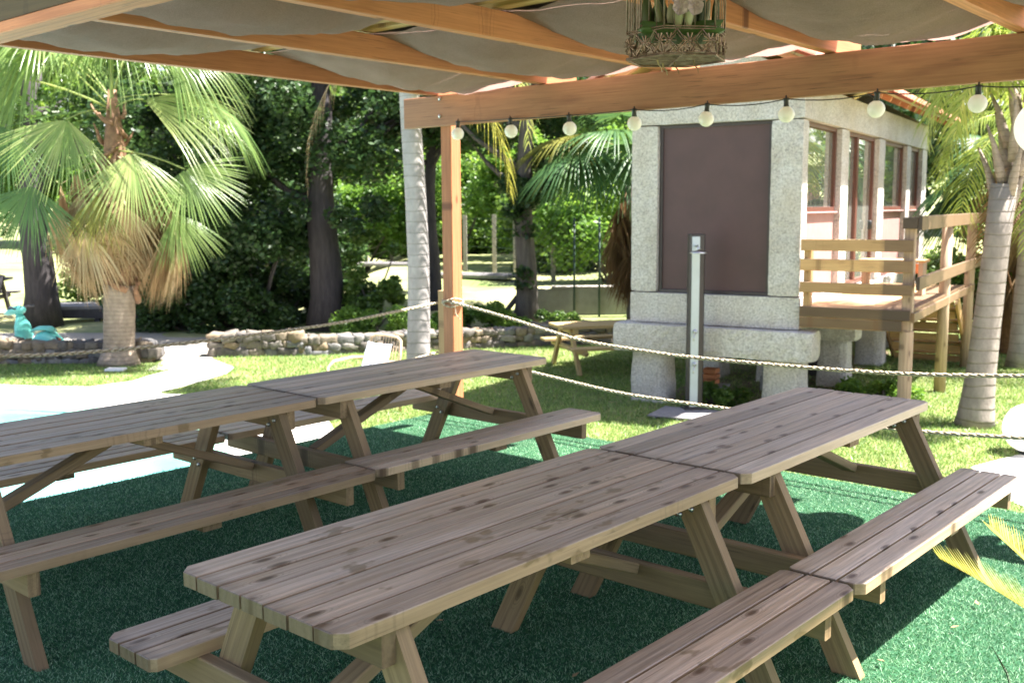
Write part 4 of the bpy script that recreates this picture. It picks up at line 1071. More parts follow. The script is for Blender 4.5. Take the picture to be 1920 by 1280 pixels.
stone_wall('low dry stone wall left of the path opening, behind the fan palm', [(-12.5, 16.1), (-8, 16.25), (-5.75, 16.3)], .30)
stone_wall('low dry stone wall right of the path opening, running behind the armchair', [(-4.95, 16.85), (-3.5, 16.95), (-1.8, 17.4), (.3, 17.9), (2.6, 18.3)], .33)

# ================================================================== palms
def ribbon_fan(H, a, s_, nrm, Rr, spread, droop, nseg, rs, pvb, out):
    V_, F_, PV = out
    for k in range(nseg):
        th = -spread + 2 * spread * (k + .5) / nseg + rs.uniform(-.02, .02); dth = 2 * spread / nseg
        v_ = a * math.cos(th) + s_ * math.sin(th); side = (s_ * math.cos(th) - a * math.sin(th))
        Lr = Rr * (1 - .22 * (abs(th) / math.pi)) * rs.uniform(.9, 1.06); dr = droop * rs.uniform(.8, 1.25); tipd = rs.uniform(-.06, .06)
        fold = nrm * (1 if k % 2 else -1)
        base = len(V_); rr = (.03, .25, .48, .68, .86, 1.0); pvv = min(max(pvb + rs.uniform(-.22, .22), 0), 1)
        for r_ in rr:
            w_ = min(r_, .5) * Rr * dth * .5 * (1 if r_ <= .5 else max(1 - (r_ - .5) / .5, .03) ** .8)
            p = H + v_ * (r_ * Lr) + nrm * (-.06 * Rr * (th / spread) ** 2 * r_) + side * (tipd * max(r_ - .5, 0))
            p = p - Vector((0, 0, 1)) * (dr * Lr * max(r_ - .35, 0) ** 1.8 * 1.6)
            f_ = nrm * (w_ * .45)
            V_ += [p - side * w_ - f_, p + f_, p + side * w_ - f_]; PV += [pvv] * 3
        for i in range(len(rr) - 1):
            b0 = base + i * 3; F_ += [(b0, b0 + 1, b0 + 4, b0 + 3), (b0 + 1, b0 + 2, b0 + 5, b0 + 4)]
def fan_frond(parent, heart, az, el, pl_, Rr, mat, droop=.5, spread=2.1, nseg=46, seed=0, pv=.5, name='frond', roll=0, tilt=None):
    rs = random.Random(seed)
    hd_ = Vector((math.cos(az), math.sin(az), 0)); d0 = hd_ * math.cos(el) + Vector((0, 0, math.sin(el)))
    pts = [heart + d0 * pl_ * t - Vector((0, 0, 1)) * pl_ * .22 * t * t for t in (0, .25, .5, .75, 1)]
    H = pts[-1]; tg = (pts[-1] - pts[-2]).normalized()
    el2 = math.asin(max(min(tg.z, 1), -1)) - (tilt if tilt is not None else .35)
    a = hd_ * math.cos(el2) + Vector((0, 0, math.sin(el2))); s_ = Vector((-hd_.y, hd_.x, 0)); nrm = a.cross(s_) * -1
    if nrm.z < 0: nrm = -nrm
    q = Matrix.Rotation(roll, 3, a); s_ = q @ s_; nrm = q @ nrm
    out = ([], [], []); ribbon_fan(H, a, s_, nrm, Rr, spread, droop, nseg, rs, pv, out)
    V_, F_, PV = out
    # petiole as a flat three-sided bar
    b0 = len(V_); side = s_
    for i, p in enumerate(pts):
        w_ = .022 - .010 * i / 4
        V_ += [p - side * w_, p + Vector((0, 0, 1)) * w_ * .8, p + side * w_]; PV += [.95] * 3
    for i in range(4):
        c0 = b0 + i * 3; F_ += [(c0, c0 + 1, c0 + 4, c0 + 3), (c0 + 1, c0 + 2, c0 + 5, c0 + 4), (c0 + 2, c0, c0 + 3, c0 + 5)]
    return mesh_np(name, np.array([tuple(v_) for v_ in V_]), np.array(F_), mat, parent, np.array(PV), smooth=False)

wp = thing('fan_palm', 'stout fan palm with a skirt of dead fronds on the lawn at the left', 'palm', (-6.15, 15.9, GZ))
mb = MB(); tp = []
for k in range(14):
    t = k / 13; tp.append((Vector((.08 * t, 0, t * 1.25)), .235 + .10 * max(0, 1 - t * 5) - .01 * math.sin(t * 50) * .3))
mb.tube([p for p, r_ in tp], [r_ for p, r_ in tp], 20); mb.build('trunk', M['palm_brown'], wp, True)
mb = MB(); mb.tube([(.08, 0, 1.0), (.1, 0, 2.0), (.12, 0, 3.3), (.13, 0, 4.2)], [.2, .2, .16, .06], 14); mb.build('upper_trunk', M['boot'], wp, True)
for k in range(30):
    a = k * 2.4; z = 1.05 + (k / 30) * 2.9; mb = MB(); c_ = Vector((.1, 0, z)); d = Vector((math.cos(a), math.sin(a), 0)); s_ = Vector((-d.y, d.x, 0)); sgn = 1 if k % 2 else -1; r0 = .20 if z < 2.6 else .14
    mb.tube([c_ + d * r0 - s_ * .14 * sgn - Vector((0, 0, .07)), c_ + d * (r0 + .05), c_ + d * (r0 + .07) + s_ * .14 * sgn + Vector((0, 0, .12)), c_ + d * (r0 + .11) + s_ * .16 * sgn + Vector((0, 0, .22))], [.05, .055, .04, .02] if z < 2.6 else [.035, .035, .02, .01], 6)
    mb.build('leaf_base', M['boot'], wp, True)
hl = Vector((.12, 0, 3.75))
# dead skirt
for k in range(56):
    a = k * 2.399 + .3; z = random.uniform(2.45, 3.25)
    fan_frond(wp, Vector((.1, 0, z)), a, R(-10 - random.uniform(0, 25)), random.uniform(.4, 1.08), random.uniform(.8, 1.0), M['dead'], .35, .85, 26, 100 + k, random.uniform(.3, .9), 'dead_frond', tilt=R(62 + random.uniform(0, 18)))
def fan_to(parent, heart, H, a, Rr, spread, mat, droop, nseg, seed, pv, face, name='frond'):
    """frond whose blade starts at H and points along a, its upper side turned towards face"""
    rs = random.Random(seed); a = a.normalized(); nrm = (face - a * face.dot(a)).normalized(); s_ = nrm.cross(a)
    out = ([], [], []); ribbon_fan(H, a, s_, nrm, Rr, spread, droop, nseg, rs, pv, out); V_, F_, PV = out; b0 = len(V_); m_ = heart.lerp(H, .5) + Vector((0, 0, .12))
    pts = [heart * (1 - t) ** 2 + m_ * 2 * t * (1 - t) + H * t * t for t in (0, .25, .5, .75, 1)]
    for i, p in enumerate(pts):
        w_ = .026 - .012 * i / 4; V_ += [p - s_ * w_, p + nrm * w_ * .8, p + s_ * w_]; PV += [.95] * 3
    for i in range(4):
        c0 = b0 + i * 3; F_ += [(c0, c0 + 1, c0 + 4, c0 + 3), (c0 + 1, c0 + 2, c0 + 5, c0 + 4), (c0 + 2, c0, c0 + 3, c0 + 5)]
    return mesh_np(name, np.array([tuple(v_) for v_ in V_]), np.array(F_), mat, parent, np.array(PV))
# the fronds that stand out at the front of the crown: (x, depth, height) of the blade's base, its direction, length, spread
hz_ = {0: Vector((.12, 0, 3.9)), 1: Vector((.12, -.05, 3.3))}
for k, (x, y, z, ax, ay, az, rr, spr, m_, pv_, dr) in enumerate((
        (-.17, -1.0, 3.68, -.25, -.5, -1, 1.30, 1.15, 'fan_green', .75, .15), (.75, -.9, 3.22, .1, -.35, -1, 1.22, 1.05, 'fan_green', .8, .15), (1.50, -.7, 2.98, .75, -.3, -1, 1.1, 1.5, 'fan_green', .55, .15),
        (.78, -.35, 4.02, 1, -.3, -.25, 1.8, .55, 'fan_green', .85, .42), (-1.35, -.5, 3.62, -.35, -.25, -1, 1.15, 1.25, 'fan_deep', .9, .2), (-.72, -1.1, 2.75, -.15, -.3, -1, 1.15, 1.15, 'fan_deep', 1.0, .1),
        (.22, -1.0, 2.62, .0, -.3, -1, .98, .75, 'fan_olive', .5, .1), (-1.2, -.2, 4.35, -1, -.3, -.15, 1.3, 1.2, 'fan_green', .5, .9), (1.2, -.3, 4.75, 1, -.1, -.3, 1.4, 1.1, 'fan_green', .6, .8),
        (.35, -.5, 5.0, .3, -.5, -.2, 1.2, 1.5, 'fan_green', .5, 1.0), (-.75, -.5, 4.8, -.7, -.4, -.1, 1.15, 1.3, 'fan_green', .45, 1.1),
        (1.15, -.2, 2.35, .4, -.2, -1, 1.0, .9, 'fan_green', .6, .15))):
    fan_to(wp, hz_[1 if z < 3.4 else 0], Vector((x * .93, y, z)), Vector((ax, ay, az)), rr * .92, spr * .95, M[m_], dr, 44, 300 + k, pv_, Vector((.25, -1, .45)))
for k in range(6):
    az = R(k * 137.5 + 20); el = R(random.uniform(15, 75)) 
    if math.sin(az) < -.1: el = max(el, R(50))
    fan_frond(wp, hl + Vector((0, 0, .3)), az, el, 1.35, 1.15, M['fan_green'], .8, 1.9, 44, 350 + k, random.uniform(.2, .6))

def feather(parent, base, az, el, L, droop, mat, seed=0, pv=.5, name='frond', nl=46, ll=.42, wd=.022, hang=.6, curl=0):
    rs = random.Random(seed); hd_ = Vector((math.cos(az), math.sin(az), 0)); sd = Vector((-hd_.y, hd_.x, 0)); V_ = []; F_ = []; PV = []
    def pt(t): return base + (hd_ * math.cos(el) + Vector((0, 0, math.sin(el)))) * (L * t) - Vector((0, 0, 1)) * (droop * L * t ** 2.1) - hd_ * (droop * .35 * L * t ** 3) + sd * (curl * t * t * L)
    pts = [pt(i / 16) for i in range(17)]
    for i, p in enumerate(pts):
        w_ = .018 * (1 - i / 17) + .003; V_ += [p - sd * w_, p + Vector((0, 0, w_)), p + sd * w_]; PV += [min(pv + .3, 1)] * 3
    for i in range(16):
        c0 = i * 3; F_ += [(c0, c0 + 1, c0 + 4, c0 + 3), (c0 + 1, c0 + 2, c0 + 5, c0 + 4), (c0 + 2, c0, c0 + 3, c0 + 5)]
    for k in range(nl):
        t = .12 + .88 * (k + .5) / nl; p = pt(t); tg = (pt(min(t + .02, 1.02)) - pt(t - .02)).normalized()
        s2 = tg.cross(Vector((0, 0, 1)));
        if s2.length < .05: s2 = sd
        s2.normalize(); up_ = s2.cross(tg)
        for sg in (-1, 1):
            l_ = ll * (math.sin(math.pi * min(t * .93 + .06, 1)) ** .6 + .12) * rs.uniform(.85, 1.1); b0 = len(V_); pvv = min(max(pv + rs.uniform(-.25, .25), 0), 1)
            dv = (s2 * sg * .8 + tg * .55 + up_ * rs.uniform(-.1, .35)).normalized(); wv_ = tg.cross(dv).cross(dv).normalized()
            for j, q in enumerate((0, .35, .7, 1)):
                c_ = p + dv * l_ * q - Vector((0, 0, 1)) * (hang * l_ * q * q * rs.uniform(.8, 1.2)); w2 = wd * (.7, 1, .7, .06)[j] * .5
                V_ += [c_ - wv_ * w2, c_ + wv_ * w2]; PV += [pvv] * 2
            F_ += [(b0 + 2 * j, b0 + 2 * j + 1, b0 + 2 * j + 3, b0 + 2 * j + 2) for j in range(3)]
    return mesh_np(name, np.array([tuple(v_) for v_ in V_]), np.array(F_), mat, parent, np.array(PV))

# middle feather palm behind the corner post
mp = thing('feather_palm', 'feather palm with smooth grey trunk beside the pergola corner post', 'palm', (-1.25, 13.3, GZ))
mb = MB(); zz = [0, .15, .4, 1, 1.8, 2.6, 3.4, 4.2, 4.5]; mb.tube([(.05 * math.sin(z), 0, z) for z in zz], [.21, .175, .155, .145, .14, .135, .13, .125, .10], 20); mb.build('trunk', M['palm_grey'], mp, True)
mb = MB(); mb.tube([(-.04, 0, 4.45), (-.04, 0, 4.9)], [.12, .05], 14); mb.build('crownshaft', M['feather'], mp, True)
for k, (az, el, L, dr, pv_) in enumerate(((-22, 15, 2.5, .9, .9), (-50, 35, 2.6, .95, .8), (120, 40, 2.6, .8, .4), (60, 35, 2.6, .8, .4), (20, 45, 2.6, .8, .5), (-100, 60, 2.0, .9, .9), (-45, 60, 2.4, .7, .5), (150, 60, 2.4, .7, .5), (165, 65, 2.2, .7, .5))):
    feather(mp, Vector((-.04, 0, 4.75)), R(az), R(el), L, dr, M['feather'], 40 + k, pv_)
feather(mp, Vector((-.04, 0, 4.4)), R(190), R(5), 2.0, 1.0, M['dead'], 77, .7, 'dead_frond', 40, .22, .012, 1.2)
feather(mp, Vector((-.04, 0, 4.35)), R(-15), R(-5), 1.9, .85, M['yellow'], 78, .4, 'yellow_frond', 44, .38, .02, 1.0)

# right feather palms
rp = thing('feather_palm', 'ringed feather palm in front of the granary deck at the right', 'palm', (5.13, 11.0, GZ))
mb = MB(); zz = [0, .1, .3, .6, 1.2, 2.0, 2.6]; mb.tube([(-.09 + .07 * z, 0, z) for z in zz], [.215, .195, .172, .152, .14, .13, .135], 22); mb.build('trunk', M['palm_tan'], rp, True)
for k in range(16):
    a = k * 2.399; z = 2.5 + k * .075; c_ = Vector((.09 + .012 * k, 0, z)); d = Vector((math.cos(a), math.sin(a), 0)); mb = MB(); r0 = .15
    mb.tube([c_ + d * (r0 - .08) - Vector((0, 0, .18)), c_ + d * (r0 - .02), c_ + d * (r0 + .04) + Vector((0, 0, .2)), c_ + d * (r0 + .14) + Vector((0, 0, .42))], [.055, .05, .03, .012], 8)
    mb.build('leaf_base', M['palm_brown'], rp, True)
hp = Vector((.2, 0, 3.75))
for k, (az, el, L, dr, pv_, m_) in enumerate(((180, 62, 1.9, .95, .5, 'feather'), (205, 55, 1.7, .95, .7, 'feather'), (165, 68, 2.0, .9, .4, 'feather'), (230, 60, 1.8, .95, .6, 'feather'), (140, 45, 2.1, .8, .5, 'feather'), (110, 35, 2.1, .7, .4, 'feather'), (60, 30, 2.2, .8, .4, 'feather'),
        (10, 35, 2.2, .8, .4, 'feather'), (-40, 40, 2.2, .8, .5, 'feather'), (-75, 60, 1.9, .95, .6, 'feather'), (90, 65, 2, .7, .4, 'feather'), (192, 20, 1.15, .9, .8, 'feather'), (150, 25, 1.5, .9, .5, 'feather'), (185, 78, 2.0, .8, .8, 'feather'))):
    feather(rp, hp, R(az), R(el), L, dr, M[m_], 140 + k, pv_, ll=.42, wd=.024)
rp2 = thing('feather_palm', 'second grey feather palm trunk farther back at the right edge', 'palm', (7.55, 15.0, GZ))
mb = MB(); mb.tube([(0, 0, 0), (0, 0, .3), (.03, 0, 1.5), (.03, 0, 3.4)], [.26, .21, .19, .17], 20); mb.build('trunk', M['palm_grey'], rp2, True)
for k in range(13): feather(rp2, Vector((.03, 0, 3.5)), k * 2.4, R(random.uniform(0, 60)), 2.4, .8, M['feather'], 240 + k, .5)
for k in range(6): feather(rp2, Vector((.03, 0, 3.3)), k * 1.05 + .4, R(-25), 1.5, .7, M['dead_dark'], 270 + k, .5, 'dead_frond', 40, .35)

# fan palm behind the granary's left corner
fp = thing('fan_palm', 'slender fan palm with hanging brown dead fronds left of the granary', 'palm', (2.25, 18.9, GZ))
mb = MB(); mb.tube([(0, 0, 0), (0, 0, 1.5), (-.1, 0, 3.2)], [.14, .11, .12], 12); mb.build('trunk', M['bark'], fp, True)
for k in range(30):
    a = k * 2.4; fan_frond(fp, Vector((-.05, 0, random.uniform(1.9, 2.9))), a, R(-45), .35, random.uniform(.9, 1.15), M['dead_dark'], .3, .7, 18, 600 + k, .5, 'dead_frond', tilt=R(45))
for k, (az, el, p_, r_) in enumerate(((-115, 35, 1.3, 1.5), (-80, 20, 1.1, 1.4), (-150, 15, 1.5, 1.5), (180, 30, 1.5, 1.5), (-100, -15, 1.0, 1.3), (-140, -20, 1.2, 1.3), (-60, -5, 1.2, 1.3), (-30, 30, 1.4, 1.4), (150, 10, 1.4, 1.4), (90, 30, 1.4, 1.4), (30, 20, 1.4, 1.4), (-120, 65, 1.2, 1.4), (-170, -10, 1.2, 1.3), (-50, 50, 1.3, 1.4))):
    fan_frond(fp, Vector((-.08, 0, 3.35)), R(az), R(el if el > 0 else el * .4 + 8), p_ * .8, r_ * .8, M['fan_deep'] if k % 5 != 3 else M['fan_olive'], .45, 1.9, 42, 700 + k, .7)

# ================================================================== broadleaf trees and shrubs
def leaves(name, clumps, nleaf, size, mat, parent, flat=.5):
    """clumps: array (k,4) centre + radius; leaves scattered over each clump's shell"""
    cl = np.array(clumps, float); wt = cl[:, 3] ** 2; idx = rng.choice(len(cl), nleaf, p=wt / wt.sum())
    d = rng.normal(size=(nleaf, 3)); d /= np.linalg.norm(d, axis=1)[:, None]; r_ = rng.uniform(.35, 1.08, nleaf) ** .7
    C = cl[idx, :3] + d * (cl[idx, 3] * r_)[:, None] * np.array([1, 1, .8])
    # orientation
    a = rng.normal(size=(nleaf, 3)); a[:, 2] *= flat; a /= np.linalg.norm(a, axis=1)[:, None]
    b_ = rng.normal(size=(nleaf, 3)); b_ -= a * (a * b_).sum(1)[:, None]; b_ /= np.linalg.norm(b_, axis=1)[:, None]
    s_ = (size * rng.uniform(.6, 1.3, nleaf))[:, None]
    V_ = np.stack([C - a * s_ * .5, C + b_ * s_ * .32, C + a * s_ * .5, C - b_ * s_ * .32], 1).reshape(-1, 3)
    F_ = np.arange(nleaf * 4).reshape(-1, 4); clv = rng.random(len(cl))
    pv = np.repeat(np.clip(clv[idx] * .5 + rng.random(nleaf) * .5, 0, 1), 4)
    return mesh_np(name, V_, F_, mat, parent, pv)
def ellip_clumps(c, rx, ry, rz_, n, r0, r1, seed, shell=.55):
    rs = np.random.default_rng(seed); d = rs.normal(size=(n, 3)); d /= np.linalg.norm(d, axis=1)[:, None]; q = rs.uniform(shell, 1, n)[:, None]
    P = np.array(c) + d * q * np.array([rx, ry, rz_]); return np.concatenate([P, rs.uniform(r0, r1, (n, 1))], 1)
def tree(label, x, y, z0, tr, hz, cl, nleaf, size, lm, bark='bark', name='broadleaf_tree', lean=0, limbs=9, group=None):
    t = thing(name, label, 'tree', (x, y, z0), 0, group); cl = np.array(cl); cl[:, 0] -= x; cl[:, 1] -= y; cl[:, 2] -= z0
    mb = MB(); n = 9
    mb.tube([(lean * k / n + .04 * math.sin(k * 1.3), .03 * math.cos(k), hz * k / n) for k in range(n + 1)], [tr * (1.35 if k == 0 else 1.1 - .75 * k / n) for k in range(n + 1)], 14); mb.build('trunk', M[bark], t, True)
    rs = random.Random(int(x * 100) + int(y)); 
    mb = MB()
    for k in range(limbs):
        c_ = cl[rs.randrange(len(cl))]; h0 = min(max(c_[2] - rs.uniform(.5, 1.8), hz * .3), hz * .95); a = Vector((lean * h0 / hz, 0, h0)); b_ = Vector(c_[:3]); mid = a.lerp(b_, .5) + Vector((0, 0, -.15))
        mb.tube([a, mid, b_], [tr * .33, tr * .2, tr * .06], 7)
    mb.build('limbs', M[bark], t, True)
    leaves('crown', cl, nleaf, size, M[lm], t); return t
E3 = lambda *a, **k: ellip_clumps(*a, **k)
T = []
tree('dark broadleaf tree with a thick trunk at the left centre, behind the stone wall', -3.65, 20.1, GZ, .33, 6.2,
     np.concatenate([E3((-3.9, 20.2, 4.1), 2.6, 2.0, 2.0, 60, .35, .7, 1), E3((-5.0, 19.8, 1.9), 1.3, 1.2, 1.5, 26, .3, .5, 2), E3((-2.9, 19.6, 1.7), .5, .5, .7, 8, .2, .3, 3)]), 34000, .12, 'leaf_dark', 'bark_dark')
tree('dark tree hidden in foliage behind the fan palm', -5.9, 21.2, GZ, .2, 5.5,
     np.concatenate([E3((-6.4, 21.2, 3.8), 2.3, 1.8, 2.2, 46, .35, .65, 4), E3((-5.6, 20.6, 1.2), 1.3, 1.0, 1.3, 26, .3, .5, 5)]), 26000, .12, 'leaf_dark', 'bark_dark')
tree('slim ivy clad tree between the corner post and the granary', .26, 19.7, GZ, .21, 6,
     np.concatenate([E3((.3, 19.8, 4.3), 2.1, 1.7, 1.5, 44, .3, .6, 6), E3((.25, 19.6, 2.0), .45, .4, .8, 10, .18, .3, 7), E3((1.0, 20.2, 2.4), .9, .8, .7, 10, .25, .4, 8), E3((.2, 19.5, .1), .2, .2, .5, 5, .1, .16, 18)]), 26000, .11, 'leaf_dark')
tree('dark trunked tree at the far left, behind the gravel road', -9.85, 21.4, GZ, .32, 6,
     np.concatenate([E3((-10.4, 21.8, 4.6), 3.2, 2.2, 1.5, 50, .4, .7, 9)]), 20000, .13, 'leaf_mid', 'bark_dark')
tree('dark thin tree just behind the corner post', -1.62, 21.0, GZ, .16, 6,
     np.concatenate([E3((-1.6, 21.2, 4.6), 1.9, 1.5, 1.5, 36, .3, .55, 10)]), 17000, .12, 'leaf_dark', 'bark_dark')
def shrub(label, cl, nleaf, size, lm, name='shrub', group=None):
    cl = np.array(cl); c0 = cl[:, :3].mean(0); x, y = c0[0], c0[1]; z0 = height(x, y)
    t = thing(name, label, 'shrub', (x, y, z0), 0, group); cl[:, 0] -= x; cl[:, 1] -= y; cl[:, 2] -= z0
    mb = MB()
    for k in range(7):
        c_ = cl[(k * 5) % len(cl)]; mb.tube([(.08 * math.cos(k), .08 * math.sin(k), -.02), (c_[0] * .5, c_[1] * .5, c_[2] * .6), tuple(c_[:3])], [.035, .02, .008], 5)
    mb.build('stems', M['bark'], t, True); leaves('foliage', cl, nleaf, size, M[lm], t); return t
shrub('dark evergreen shrub under the dark trees, behind the gravel road', E3((-6.6, 20.5, .1), 1.7, .7, .8, 30, .3, .5, 21), 15000, .1, 'leaf_dark')
shrub('tall dark shrub with small round leaves left of the thick trunk', E3((-4.9, 19.9, .6), .9, .7, 1.3, 30, .25, .45, 22), 14000, .1, 'leaf_dark')
shrub('leafy low branch hanging right of the thick trunk', E3((-2.75, 20.0, .35), .75, .5, .95, 18, .13, .26, 23), 5500, .09, 'leaf_mid')
shrub('bright green low bush behind the stone wall, left of the grey palm trunk', E3((-2.3, 18.9, -.45), 1.0, .5, .42, 26, .16, .3, 24), 16000, .06, 'leaf_bright')
shrub('bright green low bush behind the stone wall, right of the corner post', E3((-.7, 19.3, -.45), .8, .5, .30, 20, .14, .24, 25), 11000, .06, 'leaf_bright')
shrub('green undergrowth around the foot of the slim ivy clad tree', E3((.6, 19.3, -.5), .9, .4, .25, 18, .12, .2, 26), 7000, .06, 'leaf_mid')
shrub('low weeds growing under the granary deck', E3((4.55, 12.6, -.62), .5, .8, .12, 18, .08, .14, 27), 4500, .05, 'leaf_bright', 'weeds')
shrub('tufts of weeds beside the shower foot', E3((2.5, 12.3, -.6), .35, .25, .12, 12, .08, .13, 28), 2200, .05, 'leaf_mid', 'weeds')
shrub('dark undergrowth at the foot of the thick trunk, behind the stone wall', E3((-4.5, 20.9, -.2), 1.1, .5, .6, 24, .2, .35, 29), 9000, .09, 'leaf_dark')
# vines and bushes of the garden behind
k = 0
labs = ['bright vine bush between the corner post and the ivy clad tree', 'pale green vine bush left of the grey palm trunk', 'bright bush above the concrete wall', 'green bush beyond the wire fence, right of the ivy clad tree',
        'leafy bush beyond the far left field edge', 'bright bush seen between the thick trunk and the grey palm']
for (x, y, rx, rz_, zc, lab) in ((-1.6, 32.5, 2.4, 1.5, 2.0, labs[0]), (-4.8, 33, 2.6, 1.4, 1.5, labs[1]), (2.2, 24.5, 1.8, 1.6, 1.6, labs[2]), (.6, 30, 2.2, 1.7, 2.0, labs[3]), (-26, 60, 5, 2.4, 1.5, labs[4]), (-3.6, 35, 1.6, 1.2, 2.0, labs[5])):
    shrub(lab, E3((x, y, zc), rx, 1.2, rz_, 34, .4, .75, 60 + k), 12000, .15, 'leaf_bright'); k += 1
for i, (x, y, rx, rz_, lab) in enumerate(((-9.0, 26, 2.2, 1.5, 'mid green bush beyond the gravel road, behind the fan palm skirt'), (-5.6, 25, 1.9, 1.7, 'dense bush between the two dark trunks'), (-4.6, 40, 2.0, 1.4, 'leafy bush just right of the thick dark trunk'),
        (-1.2, 36, 1.6, 1.0, 'dense bush just left of the ivy clad tree'), (-7.4, 30, 2.6, 2.0, 'broad bush farther back behind the dark shrubs'), (1.6, 28, 1.7, 1.8, 'tall bush left of the granary corner, beyond the fence'), (-21, 52, 3, 1.4, 'low bush along the dry field'))):
    shrub(lab, E3((x, y, height(x, y) + rz_ * .8), rx, 1.0, rz_, 36, .4, .7, 160 + i), 15000, .15, ['leaf_mid', 'leaf_dark', 'leaf_mid'][i % 3])
# bushes and trees to the right, beyond the deck
shrub('green bush behind the railing of the granary deck', E3((8.2, 17.5, .5), 1.5, 1.2, 1.2, 26, .3, .5, 81), 12000, .1, 'leaf_mid')
fd = thing('fan_palm', 'dark fan palm with brown skirt behind the deck railing at the right', 'palm', (8.1, 16.6, GZ))
mb = MB(); mb.tube([(0, 0, 0), (0, 0, 2.8)], [.28, .22], 14); mb.build('trunk', M['boot'], fd, True)
for k in range(22): fan_frond(fd, Vector((0, 0, random.uniform(1.5, 2.5))), k * 2.4, R(-40), .45, .95, M['dead_dark'], .35, .8, 18, 800 + k, .5, 'dead_frond', tilt=R(40))
for k in range(18): fan_frond(fd, Vector((0, 0, 2.8)), k * 2.4, R(random.uniform(-15, 60)), .9, .95, M['fan_deep'], .5, 1.9, 34, 840 + k, .5)
# far woodland trees, each its own
far = [(-32, 62, 9, 6), (-24, 58, 8, 6.5), (-16.5, 62, 7.5, 7), (-10, 55, 7, 6.5), (-4.5, 52, 6, 6), (1.5, 50, 5.5, 5.8), (7.5, 48, 5.5, 6.2), (14, 46, 6, 6.5), (21, 44, 6, 6.5), (28, 42, 6.5, 7), (-8, 36, 4, 4.4), (10.5, 31, 4.5, 4.6), (17, 30, 4, 4.6), (5.5, 34, 3.6, 4.6)]
kinds = ['rounded', 'tall', 'spreading', 'dense', 'loose', 'narrow', 'broad']
where = ['at the far left end of the woodland', 'second from the left end of the woodland', 'beyond the dry field at left', 'behind the fan palm', 'behind the thick dark trunk', 'behind the corner post', 'behind the ivy clad tree', 'behind the granary roof', 'far behind the granary deck', 'at the far right end of the woodland', 'in the middle distance left of the thick trunk', 'in the middle distance behind the granary', 'in the middle distance at the right edge', 'just left of the granary, beyond the fence']
for i, (x, y, rx, rz_) in enumerate(far):
    z = height(x, y); cl = E3((x, y, z + rz_ * 1.0), rx * .95, rx * .6, rz_, 60, .8, 1.5, 900 + i, shell=.35)
    tree(kinds[i % 7] + ' woodland tree ' + where[i], x, y, z, .35, rz_ * 1.5, cl, 13000, .42 if y > 40 else .28, ['leaf_mid', 'leaf_bright', 'leaf_mid', 'leaf_dark'][i % 4], limbs=6, group='woodland trees')

# ================================================================== fences and concrete wall
cw = thing('concrete_wall', 'old stained concrete retaining wall left of the granary', 'wall', (1.0, 20.6, GZ))
mb = MB(); mb.box(-.75, 4.4, .0, .16, -.05, .78, None, .01); mb.build('wall', M['concrete'], cw)
mb = MB(); mb.box(-.2, 4.4, -.03, .19, .782, .83, None, .01); mb.build('coping', M['conc_post'], cw)
wf = thing('wire_fence', 'wire mesh fence with dark green posts on top of the concrete wall', 'fence', (1.0, 20.55, GZ))
for x in (.25, .75, 1.32, 2.2): mb = MB(); mb.tube([(x, -.06 if x != 1.32 else -.12, .0), (x, -.06, 2.2)], .022, 8); mb.build('post', M['darkgreen'], wf, True)
mb = MB()
for k in range(-14, 30):
    x = k * .13
    for s in (1, -1):
        a = Vector((x, -.05, .85)); b_ = Vector((x + s * 1.25, -.05, 2.1))
        if -.6 < a.x < 2.6 or -.6 < b_.x < 2.6: mb.tube([a, b_], .0035, 3)
mb.build('mesh', M['darkgreen'], wf)
# leaning pole
mb = MB(); mb.tube([(0, 0, 0), (.75, 0, .95)], .05, 8); ob = mb.build('wooden_pole', M['bark'], None, True); ob.location = (-.35, 19.9, GZ + .1); tag(ob, 'thin wooden pole leaning on the grass bank by the ivy clad tree', 'pole')
pf = thing('garden_fence', 'wire fence with grey concrete posts across the sunny slope behind the trees', 'fence', (-5.2, 37, height(-5.2, 37)))
for (x, y) in ((-5.2, 37), (-3.95, 34), (-3.0, 31), (-1.28, 28.5), (-.45, 27.2), (.1, 26.4), (1.0, 24.6), (-6.5, 40)):
    z = height(x, y); mb = MB(); mb.board((x + 5.2, y - 37, z - pf.location.z - .1), (x + 5.2, y - 37, z - pf.location.z + 1.55), .11, .10, up=(0, 1, 0)); mb.build('post', M['conc_post'], pf)
pp_ = [(-6.5, 40), (-5.2, 37), (-3.95, 34), (-3.0, 31), (-1.28, 28.5), (-.45, 27.2), (1.0, 24.6)]
for a, b_ in zip(pp_, pp_[1:]):
    mb = MB()
    for j in range(6):
        mb.tube([(a[0] + 5.2, a[1] - 37, height(*a) - pf.location.z + .2 + j * .25), (b_[0] + 5.2, b_[1] - 37, height(*b_) - pf.location.z + .2 + j * .25)], .008, 4)
    mb.build('wire', M['darkgreen'], pf)
# stacked planks on the slope
for (x, y, rz, lab) in ((-.95, 25.6, -25, 'grey planks stacked on the slope right of the corner post'), (-3.6, 30.4, -20, 'pale planks lying on the slope left of the grey palm trunk')):
    t = thing('plank_pile', lab, 'planks', (x, y, height(x, y) + .02), R(rz))
    mb = MB()
    for k in range(5): mb.box(-1.1 + .1 * k, 1.1 + .05 * k, -.4 + k * .16, -.25 + k * .16, .0, .08 + .02 * (k % 2))
    mb.build('plank', M['slate'], t)
